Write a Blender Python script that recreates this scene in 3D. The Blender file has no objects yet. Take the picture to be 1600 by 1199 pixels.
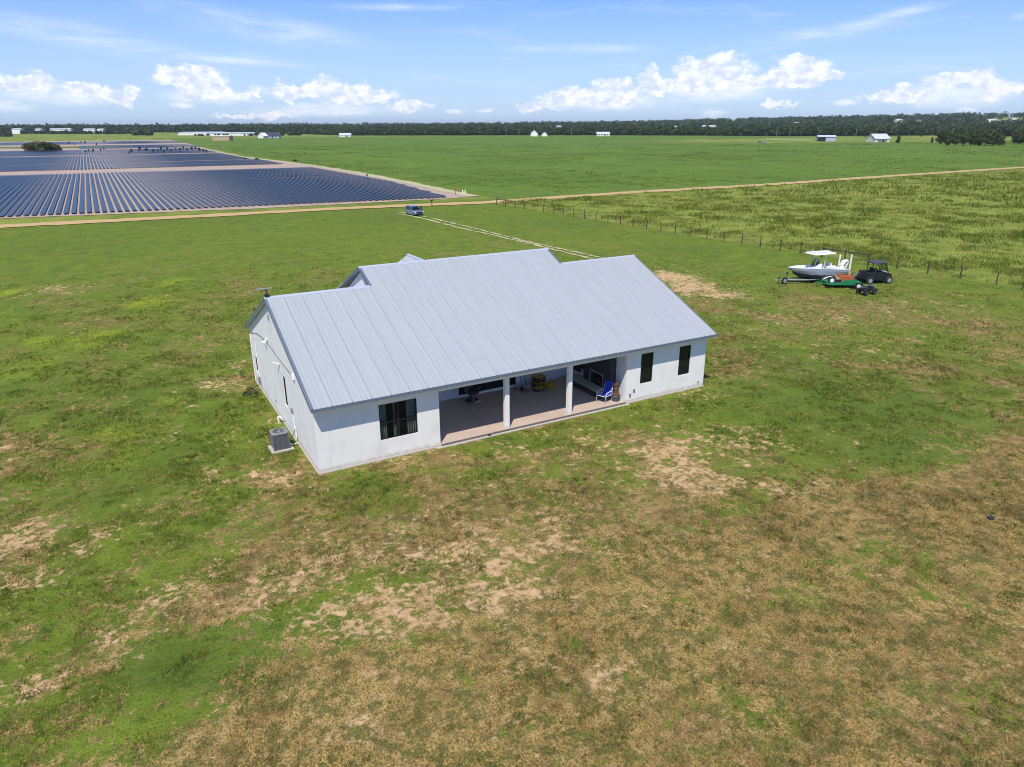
import bpy, math, random
import numpy as np
from mathutils import Matrix, Vector
random.seed(7); RNG = np.random.default_rng(11)
SC = bpy.context.scene
COL = SC.collection

# ------------------------------------------------------------------ camera
# world frame: x runs along the long side of the house, y to the back, z up; origin = front left wall corner
F, PITCH, ROLL, PSI = 1113.58, .347531, -.0039217, .512832
OX, OY, H = -8.8265, 29.3049, 15.0
cs, sn = math.cos(PSI), math.sin(PSI)
CAM = Vector((-OX*cs-OY*sn, OX*sn-OY*cs, H))
_fw = Vector((0, math.cos(PITCH), -math.sin(PITCH))); _rt = Vector((1, 0, 0)); _up = _rt.cross(_fw)
_r2 = math.cos(ROLL)*_rt+math.sin(ROLL)*_up; _u2 = -math.sin(ROLL)*_rt+math.cos(ROLL)*_up
RZ = Matrix.Rotation(-PSI, 3, 'Z')
FW, RT, UP = RZ@_fw, RZ@_r2, RZ@_u2
cd = bpy.data.cameras.new('camera'); cam = bpy.data.objects.new('camera', cd); COL.objects.link(cam)
cam.matrix_world = Matrix(((RT.x, UP.x, -FW.x, CAM.x), (RT.y, UP.y, -FW.y, CAM.y), (RT.z, UP.z, -FW.z, CAM.z), (0, 0, 0, 1)))
cd.sensor_width = 36; cd.lens = F/1600*36; cd.clip_start = .5; cd.clip_end = 30000
SC.camera = cam
SC.cycles.filter_width = 1.0

def at(px, py, z=0.):
    """point of the ground (height z) that stands at this place of the 1600 x 1199 photograph"""
    d = FW+RT*((px-800)/F)-UP*((py-599.5)/F)
    return CAM+d*((z-H)/d.z)

# ------------------------------------------------------------------ light
SUN = Vector((-1.2, -1.42, 2.95)).normalized()
SC.view_settings.view_transform = 'Standard'; SC.view_settings.look = 'None'
SC.view_settings.exposure = 0.24; SC.view_settings.gamma = 1
ld = bpy.data.lights.new('sun', 'SUN'); ld.energy = 4.4; ld.angle = math.radians(.53); ld.color = (1, .925, .79)
sun = bpy.data.objects.new('sun', ld); COL.objects.link(sun)
sun.rotation_euler = SUN.to_track_quat('Z', 'Y').to_euler()

# node helpers
class NT:
    def __init__(s, tree): s.t = tree; s.n = tree.nodes; s.l = tree.links
    def new(s, typ, **kw):
        n = s.n.new(typ)
        for k, v in kw.items(): setattr(n, k, v)
        return n
    def put(s, sock, v):
        if v is None: return
        if isinstance(v, bpy.types.NodeSocket): s.l.new(v, sock)
        elif isinstance(v, (tuple, list)):
            sock.default_value = tuple(v)+((1,) if len(v) == 3 and len(sock.default_value) == 4 else ())
        else: sock.default_value = v
    def math(s, op, a, b=None, c=None, clamp=False):
        n = s.new('ShaderNodeMath', operation=op); n.use_clamp = clamp
        for i, v in enumerate((a, b, c)): s.put(n.inputs[i], v) if v is not None else None
        return n.outputs[0]
    def vmath(s, op, a, b=None, c=None):
        n = s.new('ShaderNodeVectorMath', operation=op)
        for i, v in enumerate((a, b, c)): s.put(n.inputs[i], v) if v is not None else None
        return n.outputs['Value'] if op in ('LENGTH', 'DOT_PRODUCT', 'DISTANCE') else n.outputs['Vector']
    def noise(s, vec, scale, detail=5, rough=.55, col=False, dist=0):
        n = s.new('ShaderNodeTexNoise'); s.put(n.inputs['Vector'], vec)
        n.inputs['Scale'].default_value = scale; n.inputs['Detail'].default_value = detail
        n.inputs['Roughness'].default_value = rough; n.inputs['Distortion'].default_value = dist
        return n.outputs['Color'] if col else n.outputs['Fac']
    def mix(s, f, a, b, mode='MIX'):
        n = s.new('ShaderNodeMix', data_type='RGBA', blend_type=mode)
        s.put(n.inputs[0], f); s.put(n.inputs[6], a); s.put(n.inputs[7], b)
        return n.outputs[2]
    def step(s, v, a, b, lo=0., hi=1.):
        n = s.new('ShaderNodeMapRange', interpolation_type='SMOOTHSTEP')
        for k, x in (('Value', v), ('From Min', a), ('From Max', b), ('To Min', lo), ('To Max', hi)): s.put(n.inputs[k], x)
        return n.outputs[0]
    def lin(s, v, a, b, lo=0., hi=1.):
        n = s.new('ShaderNodeMapRange')
        for k, x in (('Value', v), ('From Min', a), ('From Max', b), ('To Min', lo), ('To Max', hi)): s.put(n.inputs[k], x)
        return n.outputs[0]

# ------------------------------------------------------------------ sky (with its clouds, laid out by compass bearing and height)
W = bpy.data.worlds.new('World'); SC.world = W; W.use_nodes = True
w = NT(W.node_tree); w.n.clear()
sky = w.new('ShaderNodeTexSky', sky_type='NISHITA'); sky.sun_disc = False
sky.sun_elevation = math.asin(SUN.z); sky.sun_rotation = math.atan2(SUN.x, SUN.y)
sky.altitude = 50; sky.air_density = 1.0; sky.dust_density = .6; sky.ozone_density = 2.2
tc = w.new('ShaderNodeTexCoord').outputs['Generated']
sep = w.new('ShaderNodeSeparateXYZ'); w.put(sep.inputs[0], tc)
az = w.math('ARCTAN2', sep.outputs[0], sep.outputs[1])
hor = w.math('SQRT', w.math('ADD', w.math('MULTIPLY', sep.outputs[0], sep.outputs[0]), w.math('MULTIPLY', sep.outputs[1], sep.outputs[1])))
el = w.math('ARCTAN2', sep.outputs[2], hor)
cb = w.new('ShaderNodeCombineXYZ'); w.put(cb.inputs[0], az); w.put(cb.inputs[1], el)
P0 = cb.outputs[0]
stretch = w.vmath('MULTIPLY', P0, (1, 1.5, 1))
wv = w.vmath('SUBTRACT', w.noise(stretch, 38, 7, .62, col=True), (.5, .5, .5))
PW = w.vmath('MULTIPLY_ADD', wv, (.055, .042, 0), P0)
def skyp(px, py):
    d = FW+RT*((px-800)/F)-UP*((py-599.5)/F)
    return math.atan2(d.x, d.y), math.atan2(d.z, math.hypot(d.x, d.y))
def blobs(lst, PV, rot=None):
    out = None
    for b in lst:
        px, py, rx, ry = b[:4]
        if len(b) == 4 and lst is CUM: rx, ry = rx*1.03, ry*1.12
        a0, e0 = skyp(px, py); a1, _ = skyp(px+rx, py); _, e1 = skyp(px, py-ry)
        ia, ie = 1/abs(a1-a0), 1/abs(e1-e0)
        if len(b) > 4:      # tilted streak
            th = math.radians(b[4]); v = w.vmath('SUBTRACT', PV, (a0, e0, 0))
            dx = w.vmath('DOT_PRODUCT', v, (math.cos(th)*ia, math.sin(th)*ia, 0)); dy = w.vmath('DOT_PRODUCT', v, (-math.sin(th)*ie, math.cos(th)*ie, 0))
            l = w.math('SQRT', w.math('ADD', w.math('MULTIPLY', dx, dx), w.math('MULTIPLY', dy, dy)))
        else:
            l = w.vmath('LENGTH', w.vmath('MULTIPLY_ADD', PV, (ia, ie, 0), (-a0*ia, -e0*ie, 0)))
        out = l if out is None else w.math('SMOOTH_MIN', out, l, .12) if len(b) < 5 else w.math('MINIMUM', out, l)
    return out
CUM = [(45, 124, 46, 13), (125, 138, 30, 12), (185, 150, 30, 15), (295, 122, 52, 15), (320, 138, 42, 12), (385, 147, 20, 6), (495, 143, 82, 12),
       (515, 134, 40, 10), (560, 152, 55, 8), (640, 168, 30, 7), (400, 181, 52, 6), (835, 168, 30, 7), (925, 152, 76, 11), (960, 141, 40, 13),
       (1018, 118, 13, 11), (1118, 110, 58, 20), (1070, 132, 62, 13), (1180, 128, 22, 10), (1250, 108, 42, 18), (1225, 125, 60, 10),
       (1290, 118, 26, 9), (1400, 152, 48, 10), (1412, 145, 20, 10), (1500, 122, 58, 10), (1562, 134, 50, 12), (1215, 163, 26, 5)]
FNT = [(20, 166, 48, 11), (90, 150, 110, 20), (520, 172, 150, 13), (960, 160, 140, 18), (1120, 140, 130, 24), (1115, 177, 24, 7), (1480, 150, 130, 24),
       (1512, 171, 24, 7), (1320, 160, 30, 7), (285, 165, 22, 7), (710, 174, 18, 5), (760, 174, 15, 4), (330, 150, 90, 16)]
CIR = [(150, 62, 230, 24, -9), (420, 45, 200, 26, -8), (900, 77, 130, 9, 0), (1390, 26, 200, 11, 12), (1596, 25, 20, 8, 0), (620, 12, 120, 7, 0), (330, 92, 160, 8, -3), (1250, 60, 200, 16, 6)]
dc = blobs(CUM, PW)
fine = w.noise(stretch, 120, 6, .6)
dens = w.step(w.math('MULTIPLY_ADD', fine, -.42, w.math('ADD', dc, .21)), 1.30, .74)
df = blobs(FNT, w.vmath('MULTIPLY_ADD', wv, (.03, .012, 0), P0))
faint = w.math('MULTIPLY', w.step(df, 1.1, .3), w.step(w.noise(w.vmath('MULTIPLY', P0, (1, 2.6, 1)), 22, 7, .6), .35, .6, .25, .85))
wisp = w.noise(w.vmath('MULTIPLY', P0, (1, 6, 1)), 7, 8, .66, dist=.6)
dcir = blobs(CIR, P0)
cir = w.math('MULTIPLY', w.step(dcir, 1.3, .0), w.step(wisp, .34, .72, .05, .62))
cir2 = w.step(wisp, .5, .85, 0, .3)
# billow light: thick parts are white, the undersides a soft blue grey
shade = w.step(w.noise(w.vmath('ADD', stretch, (0, .006, 0)), 60, 6, .6), .35, .62)
core = w.step(dc, 1.0, .35)
ccol = w.mix(w.math('MULTIPLY', shade, w.math('MULTIPLY_ADD', core, -.35, 1.0), clamp=True), (.60, .69, .86), (1.02, 1.0, .98))
BG_S = .13
skyc = w.mix(1, w.mix(1, sky.outputs[0], (BG_S, BG_S, BG_S), 'MULTIPLY'), (.31, .57, 1.02), 'MULTIPLY')
# the low sky pales towards the horizon through thin summer air
pale = w.step(el, .235, -.02, 0, .70)
skyc = w.mix(pale, skyc, (.63, .76, .94))
c1 = w.mix(w.math('MAXIMUM', cir, cir2), skyc, (.86, .90, 1.0))
c2 = w.mix(faint, c1, (.84, .89, 1.0))
c3 = w.mix(w.math('MULTIPLY', dens, .93), c2, ccol)
bg = w.new('ShaderNodeBackground'); w.put(bg.inputs[0], c3); bg.inputs[1].default_value = 1.0/1.0
wo = w.new('ShaderNodeOutputWorld'); w.l.new(bg.outputs[0], wo.inputs[0])
W.cycles.sampling_method = 'MANUAL'; W.cycles.sample_map_resolution = 1024

# ------------------------------------------------------------------ materials
def mat(name, col, rough=.6, metal=0., spec=.5, var=0., vscale=2., bump=0., bscale=20., coat=0., stain=None):
    m = bpy.data.materials.new(name); m.use_nodes = True; t = NT(m.node_tree); b = t.n['Principled BSDF']
    b.inputs['Roughness'].default_value = rough; b.inputs['Metallic'].default_value = metal
    b.inputs['Specular IOR Level'].default_value = spec; b.inputs['Coat Weight'].default_value = coat
    geo = t.new('ShaderNodeTexCoord').outputs['Object']
    c = t.mix(0, col, col)
    if var: c = t.mix(t.noise(geo, vscale, 6, .6), tuple(x*(1-var) for x in col), tuple(min(1, x*(1+var)) for x in col))
    if stain: c = t.mix(t.step(t.noise(geo, stain[1], 7, .65), .5, .75, 0, stain[2]), c, stain[0])
    t.put(b.inputs['Base Color'], c)
    if bump:
        bn = t.new('ShaderNodeBump'); bn.inputs['Strength'].default_value = bump; bn.inputs['Distance'].default_value = .02
        t.put(bn.inputs['Height'], t.noise(geo, bscale, 4)); t.l.new(bn.outputs[0], b.inputs['Normal'])
    return m
M = {}
M['stucco'] = mat('stucco', (.82, .80, .755), .9, var=.05, vscale=1.3, bump=.5, bscale=45, stain=((.58, .57, .54), .55, .4))
def _dirt():
    m = M['stucco']; t = NT(m.node_tree); b = t.n['Principled BSDF']; src = b.inputs['Base Color'].links[0].from_socket
    o = t.new('ShaderNodeTexCoord').outputs['Object']; sp = t.new('ShaderNodeSeparateXYZ'); t.put(sp.inputs[0], o)
    zz = t.math('ADD', sp.outputs[2], t.math('MULTIPLY', t.noise(o, 3.5, 7, .7), -.55))
    c = t.mix(t.step(zz, .06, -.20, 0, .6), src, (.42, .33, .23))
    c = t.mix(t.step(t.noise(t.vmath('MULTIPLY', o, (2.2, 2.2, .35)), 1.3, 6, .65), .50, .72, 0, .30), c, (.60, .59, .56))
    c = t.mix(t.step(t.noise(o, 7, 6, .7), .5, .75, 0, .18), c, (.66, .66, .65))
    t.put(b.inputs['Base Color'], c)
_dirt()
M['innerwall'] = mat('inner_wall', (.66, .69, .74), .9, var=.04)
M['soffit'] = mat('soffit', (.78, .80, .82), .7, var=.03)
M['trim'] = mat('trim', (.16, .20, .27), .45, .3, var=.1)
M['ridge'] = mat('ridge', (.56, .60, .66), .4, .35, var=.06)
M['black'] = mat('black_frame', (.012, .012, .013), .4, var=.2)
M['blackplastic'] = mat('black_plastic', (.02, .02, .022), .5, var=.3, vscale=6)
M['rubber'] = mat('rubber', (.022, .021, .020), .85, var=.3, vscale=8)
M['white'] = mat('white_paint', (.80, .80, .79), .4, var=.04)
M['gelcoat'] = mat('gelcoat', (.82, .81, .78), .25, var=.04, coat=.3)
M['hullgrey'] = mat('hull_grey', (.34, .38, .45), .25, var=.05, coat=.3)
M['hullblack'] = mat('hull_black', (.02, .022, .03), .4, var=.2)
M['alu'] = mat('aluminium', (.55, .56, .57), .4, .7, var=.1)
M['chrome'] = mat('chrome', (.6, .6, .62), .2, .9, var=.05)
M['concrete'] = mat('concrete', (.42, .39, .35), .9, var=.2, vscale=3, bump=.4)
M['charcoal'] = mat('charcoal_panel', (.035, .036, .040), .75, var=.15, vscale=5)
M['bluefab'] = mat('blue_fabric', (.012, .045, .42), .7, var=.12, vscale=15)
M['brown'] = mat('brown_wood', (.11, .045, .025), .7, var=.35, vscale=6)
M['yellow'] = mat('yellow_plastic', (.40, .27, .02), .6, var=.1)
M['green_paint'] = mat('green_paint', (.015, .19, .075), .4, var=.15, vscale=4)
M['rust'] = mat('rust', (.36, .10, .028), .8, var=.4, vscale=5)
M['tan'] = mat('tan_fabric', (.42, .30, .18), .8, var=.2)
M['navy'] = mat('navy_paint', (.010, .013, .022), .35, var=.15, coat=.4)
M['silver'] = mat('silver_blue_paint', (.24, .32, .42), .28, .5, var=.05, coat=.6)
M['postwood'] = mat('weathered_post', (.060, .048, .036), .9, var=.35, vscale=3)
M['wire'] = mat('fence_wire', (.16, .155, .15), .5, .6)
M['greymetal'] = mat('grey_metal', (.30, .31, .33), .5, .4, var=.15, vscale=5)
M['darkgrey'] = mat('dark_grey', (.07, .075, .08), .5, .2, var=.2)
M['acgrey'] = mat('ac_cabinet_grey', (.16, .17, .18), .5, .3, var=.15, vscale=6)
M['slabdark'] = mat('dark_slab_edge', (.15, .13, .11), .9, var=.3, vscale=3)  # dark strip along the front face of the patio slab
M['bark'] = mat('bark', (.09, .07, .05), .95, var=.3, vscale=3)
M['farroof'] = mat('far_metal_roof', (.62, .66, .72), .45, .2, var=.05)
M['farwhite'] = mat('far_white_wall', (.78, .77, .74), .8, var=.04)
M['farblue'] = mat('far_blue_grey_wall', (.38, .44, .52), .8, var=.05)
M['farcream'] = mat('far_cream_wall', (.66, .60, .48), .8, var=.05)
M['fartan'] = mat('far_tan_wall', (.46, .33, .20), .8, var=.05)
M['fardark'] = mat('far_dark_roof', (.035, .04, .06), .6, var=.1)
M['curtain'] = mat('curtain', (.80, .84, .80), .9, var=.15, vscale=9)

def glass(name, tint=(.010, .012, .014), tr=0.):
    m = bpy.data.materials.new(name); m.use_nodes = True; t = NT(m.node_tree); b = t.n['Principled BSDF']
    t.put(b.inputs['Base Color'], tint); b.inputs['Roughness'].default_value = .06
    b.inputs['IOR'].default_value = 1.5
    if tr:
        g = t.new('ShaderNodeBsdfTransparent'); g.inputs[0].default_value = (.75, .8, .78, 1)
        mx = t.new('ShaderNodeMixShader'); mx.inputs[0].default_value = tr
        t.l.new(b.outputs[0], mx.inputs[1]); t.l.new(g.outputs[0], mx.inputs[2])
        t.l.new(mx.outputs[0], t.n['Material Output'].inputs[0])
    return m
M['glass'] = glass('dark_glass'); M['clearglass'] = glass('window_glass', tr=.80)

def roof_mat():
    m = bpy.data.materials.new('galvanised_roof'); m.use_nodes = True; t = NT(m.node_tree); b = t.n['Principled BSDF']
    o = t.new('ShaderNodeTexCoord').outputs['Object']
    s = t.new('ShaderNodeSeparateXYZ'); t.put(s.inputs[0], o)
    panel = t.math('FLOOR', t.math('DIVIDE', s.outputs[0], .9144))
    wn = t.new('ShaderNodeTexWhiteNoise', noise_dimensions='1D'); t.put(wn.inputs['W'], panel)
    streak = t.noise(t.vmath('MULTIPLY', o, (1, .07, .07)), 6, 6, .6)
    c = t.mix(streak, (.385, .41, .425), (.465, .49, .505))
    c = t.mix(t.math('MULTIPLY', wn.outputs[0], .18), c, (.47, .50, .53))
    c = t.mix(t.step(t.noise(o, 1.1, 7, .7), .55, .8, 0, .3), c, (.34, .36, .39))
    lap_shadow = t.math('FRACT', t.math('DIVIDE', t.math('ADD', s.outputs[0], .2-.035), .9144)); c = t.mix(t.math('MULTIPLY', t.math('LESS_THAN', lap_shadow, .032), .6), c, (.12, .14, .18))  # sheet seam with its overlap shadow painted dark beside each big rib
    rib_shadow = t.math('FRACT', t.math('DIVIDE', t.math('ADD', s.outputs[0], .2-.02), .2286)); c = t.mix(t.math('MULTIPLY', t.math('LESS_THAN', rib_shadow, .09), .13), c, (.16, .18, .22))  # fainter shade line painted into the colour beside every rib
    t.put(b.inputs['Base Color'], c); b.inputs['Metallic'].default_value = .25
    t.put(b.inputs['Roughness'], t.lin(streak, 0, 1, .42, .58))
    return m
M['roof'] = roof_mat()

def floor_mat():
    m = bpy.data.materials.new('painted_patio_floor'); m.use_nodes = True; t = NT(m.node_tree); b = t.n['Principled BSDF']
    o = t.new('ShaderNodeTexCoord').outputs['Object']
    n = t.noise(o, .8, 8, .65)
    c = t.mix(n, (.42, .32, .265), (.55, .45, .38))
    c = t.mix(t.step(t.noise(o, 2.5, 6, .7), .55, .75, 0, .3), c, (.30, .20, .165))
    s = t.new('ShaderNodeSeparateXYZ'); t.put(s.inputs[0], o)
    # saw-cut joints
    j = None
    for x0 in (9.1, 13.3): 
        d = t.math('ABSOLUTE', t.math('SUBTRACT', s.outputs[0], x0)); q = t.math('LESS_THAN', d, .012); j = q if j is None else t.math('MAXIMUM', j, q)
    c = t.mix(t.math('MULTIPLY', j, .7), c, (.09, .06, .05))
    t.put(b.inputs['Base Color'], c); t.put(b.inputs['Roughness'], t.lin(n, .3, .7, .35, .6))
    return m
M['floor'] = floor_mat()

def solar_mat():
    m = bpy.data.materials.new('solar_panel_glass'); m.use_nodes = True; t = NT(m.node_tree); b = t.n['Principled BSDF']
    o = t.new('ShaderNodeNewGeometry').outputs['Position']
    s = t.new('ShaderNodeSeparateXYZ'); t.put(s.inputs[0], o)
    fr = t.math('FRACT', t.math('DIVIDE', s.outputs[1], 2.02))
    ln = t.math('LESS_THAN', fr, .03)
    n = t.noise(t.vmath('MULTIPLY', o, (.6, .02, 1)), 1.0, 3)
    c = t.mix(n, (.010, .021, .042), (.022, .038, .066))
    c = t.mix(t.math('MULTIPLY', ln, .6), c, (.28, .30, .34))
    t.put(b.inputs['Base Color'], c); b.inputs['Roughness'].default_value = .30; b.inputs['Specular IOR Level'].default_value = .22
    return m
M['solar'] = solar_mat()

def earth_mat(name, a, b_, c_, sc=.5):
    m = bpy.data.materials.new(name); m.use_nodes = True; t = NT(m.node_tree); b = t.n['Principled BSDF']
    o = t.new('ShaderNodeNewGeometry').outputs['Position']
    n = t.noise(o, sc, 8, .65); n2 = t.noise(o, sc*7, 6, .6)
    c = t.mix(n, a, b_); c = t.mix(t.step(n2, .45, .7, 0, .7), c, c_)
    t.put(b.inputs['Base Color'], c); b.inputs['Roughness'].default_value = .95; b.inputs['Specular IOR Level'].default_value = .1
    bn = t.new('ShaderNodeBump'); bn.inputs['Strength'].default_value = .5; bn.inputs['Distance'].default_value = .05
    t.put(bn.inputs['Height'], n2); t.l.new(bn.outputs[0], b.inputs['Normal'])
    return m
M['road'] = earth_mat('dirt_road', (.44, .30, .14), (.54, .39, .20), (.38, .26, .12), .3)
M['farmsoil'] = earth_mat('farm_soil', (.36, .27, .22), (.46, .37, .31), (.30, .22, .17), .12)
M['rut'] = earth_mat('rut_sand', (.50, .45, .28), (.40, .37, .21), (.30, .31, .14), .8)

# ---- turf: one node group used by the ground sheet and by the grass tufts that grow on it
GREEN_HI, GREEN_LO = (.190, .262, .024), (.080, .128, .013)
def turf_group():
    g = bpy.data.node_groups.new('turf_colour', 'ShaderNodeTree')
    for n, ty in (('Cover', 'NodeSocketColor'), ('Field', 'NodeSocketColor'), ('Yellow', 'NodeSocketFloat'), ('Plants', 'NodeSocketFloat')):
        g.interface.new_socket(n, in_out='INPUT', socket_type=ty)
    for n, ty in (('Color', 'NodeSocketColor'), ('Height', 'NodeSocketFloat')): g.interface.new_socket(n, in_out='OUTPUT', socket_type=ty)
    t = NT(g); gi = t.new('NodeGroupInput'); go = t.new('NodeGroupOutput')
    pos = t.new('ShaderNodeNewGeometry').outputs['Position']
    flat = t.vmath('MULTIPLY', pos, (1, 1, 0))
    a = t.new('ShaderNodeSeparateColor'); t.put(a.inputs[0], gi.outputs['Cover'])    # dry, sand, lush
    f = t.new('ShaderNodeSeparateColor'); t.put(f.inputs[0], gi.outputs['Field'])    # crop field, weedy pasture, far field
    yel, plants = gi.outputs['Yellow'], gi.outputs['Plants']
    dry, sand, lush = a.outputs; crop, weed, far = f.outputs
    sh_ = lambda x, y: t.vmath('ADD', flat, (x, y, 3))
    big = t.noise(flat, .11, 5, .6); mid = t.noise(flat, .55, 7, .68); fin = t.noise(flat, 3.2, 6, .70); vf = t.noise(flat, 15, 4, .7); clump = t.noise(sh_(9, 9), 1.7, 6, .75)
    def thr(n, amt, w_, lo=.68, hi=.34):     # covers the share "amt" of the ground with ragged patches
        T = t.lin(amt, 0, 1, lo, hi); return t.step(n, t.math('SUBTRACT', T, w_), t.math('ADD', T, w_))
    m1 = t.math('ADD', t.math('MULTIPLY', mid, .4), t.math('MULTIPLY', clump, .6))
    gcol = t.mix(t.step(m1, .38, .60), GREEN_LO, GREEN_HI)
    gcol = t.mix(t.step(big, .42, .66, 0, .35), gcol, (.20, .235, .028))
    gcol = t.mix(t.math('MULTIPLY', t.step(yel, .22, .75), t.step(mid, .36, .58, .25, 1)), gcol, (.275, .350, .022))           # fresh yellow green sweeps
    gcol = t.mix(t.math('MULTIPLY', lush, t.step(fin, .3, .6, .45, .9)), gcol, (.088, .140, .022))
    gcol = t.mix(t.step(clump, .50, .62, 0, .6), gcol, (.026, .052, .010))
    gcol = t.mix(t.step(vf, .48, .64, 0, .65), gcol, (.026, .045, .010))
    gcol = t.mix(t.math('MULTIPLY', t.step(t.noise(flat, 8, 5, .72), .52, .66, 0, .6), t.lin(dry, .1, .6, .25, 1)), gcol, (.25, .20, .075))
    off = t.noise(sh_(31, 7), 1.5, 9, .74); off2 = t.noise(sh_(-11, 47), 5.5, 6, .72)
    o3 = t.math('ADD', t.math('MULTIPLY', off, .62), t.math('MULTIPLY', off2, .38))
    straw = t.noise(t.vmath('MULTIPLY', flat, (9, 2.6, 0)), 2.6, 5, .78, dist=1.6)
    dcol = t.mix(t.step(straw, .38, .62), (.150, .102, .034), (.560, .395, .145))
    dcol = t.mix(t.step(t.math('ADD', t.math('MULTIPLY', big, .4), t.math('MULTIPLY', mid, .6)), .46, .60, 0, .65), dcol, (.170, .100, .042))
    dcol = t.mix(t.step(t.noise(sh_(3, 3), 2.6, 7, .72), .50, .64, 0, .6), dcol, (.52, .37, .18))
    dcol = t.mix(t.step(t.noise(sh_(23, 13), 2.1, 8, .75), .475, .56, 0, .80), dcol, (.095, .108, .028))       # olive stubble between the straw
    dcol = t.mix(t.step(vf, .49, .60, 0, .72), dcol, (.050, .040, .016)); dcol = t.mix(t.step(fin, .54, .66, 0, .45), dcol, (.085, .060, .024))
    dcol = t.mix(t.math('MULTIPLY', yel, .6), dcol, t.mix(1, dcol, (1.10, 1.06, .76), 'MULTIPLY'))
    dmask = thr(o3, dry, .03)
    c = t.mix(dmask, gcol, dcol)
    s3 = t.noise(sh_(5, -23), 1.5, 9, .74, dist=.4)
    scol = t.mix(t.step(fin, .3, .7), (.42, .270, .130), (.62, .43, .235))
    scol = t.mix(t.step(vf, .52, .68, 0, .5), scol, (.24, .16, .07))
    smask = t.math('MULTIPLY', thr(t.math('ADD', t.math('MULTIPLY', s3, .62), t.math('MULTIPLY', fin, .38)), sand, .042, .68, .36), t.math('SUBTRACT', 1, plants))
    c = t.mix(smask, c, scol)
    # the green crop field over the road
    fn = t.noise(t.vmath('MULTIPLY', flat, (.35, .028, 0)), 1, 6, .62); fn2 = t.noise(t.vmath('MULTIPLY', flat, (.05, .022, 0)), 1, 7, .62)
    cc = t.mix(t.step(fn, .36, .66), (.082, .150, .014), (.145, .235, .024)); cc = t.mix(t.step(fn2, .42, .60, 0, .55), cc, (.175, .270, .024))
    cc = t.mix(t.step(t.noise(t.vmath('MULTIPLY', flat, (.02, .009, 0)), 1, 6, .6), .45, .6, 0, .5), cc, (.060, .150, .012))
    cc = t.mix(t.step(t.noise(flat, .14, 6, .7), .5, .64, 0, .5), cc, (.20, .24, .045)); cc = t.mix(t.step(t.noise(flat, 1.1, 5, .72), .44, .60, .6, 0), cc, (.034, .085, .010))
    cc = t.mix(t.step(t.noise(sh_(7, 70), .32, 7, .75), .53, .63, 0, .6), cc, (.026, .070, .010))
    cc = t.mix(.25, cc, (.16, .22, .04)); c = t.mix(crop, c, cc)
    wn = t.noise(flat, .23, 8, .7); wc = t.mix(t.step(wn, .40, .6), (.135, .180, .024), (.225, .262, .045))
    wc = t.mix(t.step(fin, .5, .72, 0, .5), wc, (.28, .26, .08)); wc = t.mix(t.step(big, .5, .68, 0, .5), wc, (.24, .28, .045))
    c = t.mix(weed, c, wc)
    fc = t.mix(t.step(fn2, .35, .62), (.10, .15, .02), (.24, .27, .05)); c = t.mix(far, c, fc)
    t.l.new(c, go.inputs[0])
    hgt = t.math('ADD', t.math('MULTIPLY', vf, .6), t.math('ADD', t.math('MULTIPLY', fin, .9), t.math('MULTIPLY', smask, -.25)))
    t.l.new(hgt, go.inputs[1])
    return g
TURF = turf_group()
def turf_mat(name, tuft):
    m = bpy.data.materials.new(name); m.use_nodes = True; t = NT(m.node_tree); b = t.n['Principled BSDF']
    gn = t.new('ShaderNodeGroup'); gn.node_tree = TURF
    ca_ = t.new('ShaderNodeAttribute', attribute_name='cover'); t.put(gn.inputs['Cover'], ca_.outputs['Color']); t.put(gn.inputs['Yellow'], ca_.outputs['Alpha'])
    t.put(gn.inputs['Field'], t.new('ShaderNodeAttribute', attribute_name='field').outputs['Color'])
    gn.inputs['Plants'].default_value = 1. if tuft else 0.
    b.inputs['Roughness'].default_value = .9; b.inputs['Specular IOR Level'].default_value = .12
    if tuft:
        hue = t.new('ShaderNodeAttribute', attribute_name='hue').outputs['Fac']
        c = t.mix(t.step(hue, .0, .45, .7, 0), gn.outputs[0], (.075, .118, .022))
        c = t.mix(t.step(hue, .6, 1, 0, .7), c, (.50, .38, .15))
        t.put(b.inputs['Base Color'], c)
        tl = t.new('ShaderNodeBsdfTranslucent'); t.put(tl.inputs[0], c); mx = t.new('ShaderNodeMixShader'); mx.inputs[0].default_value = .25
        t.l.new(b.outputs[0], mx.inputs[1]); t.l.new(tl.outputs[0], mx.inputs[2]); t.l.new(mx.outputs[0], t.n['Material Output'].inputs[0])
    else:
        t.put(b.inputs['Base Color'], gn.outputs[0])
        bn = t.new('ShaderNodeBump'); bn.inputs['Strength'].default_value = .8; bn.inputs['Distance'].default_value = .09
        t.put(bn.inputs['Height'], gn.outputs[1]); t.l.new(bn.outputs[0], b.inputs['Normal'])
    return m
M['turf'] = turf_mat('turf', False); M['tuft'] = turf_mat('grass_blades', True)

def leaf_mat(name, a, b_, c_=None):
    m = bpy.data.materials.new(name); m.use_nodes = True; t = NT(m.node_tree); b = t.n['Principled BSDF']
    o = t.new('ShaderNodeNewGeometry').outputs['Position']; oi = t.new('ShaderNodeObjectInfo').outputs['Random']
    at_ = t.new('ShaderNodeAttribute', attribute_name='hue').outputs['Fac']
    c = t.mix(t.noise(o, .35, 4, .6), a, b_); c = t.mix(t.step(at_, .3, 1, 0, .7), c, c_ or b_)
    c = t.mix(t.math('MULTIPLY', oi, .3), c, b_)
    t.put(b.inputs['Base Color'], c); b.inputs['Roughness'].default_value = .85; b.inputs['Specular IOR Level'].default_value = .15
    tl = t.new('ShaderNodeBsdfTranslucent'); t.put(tl.inputs[0], c); mx = t.new('ShaderNodeMixShader'); mx.inputs[0].default_value = .22
    t.l.new(b.outputs[0], mx.inputs[1]); t.l.new(tl.outputs[0], mx.inputs[2]); t.l.new(mx.outputs[0], t.n['Material Output'].inputs[0])
    return m
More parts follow.
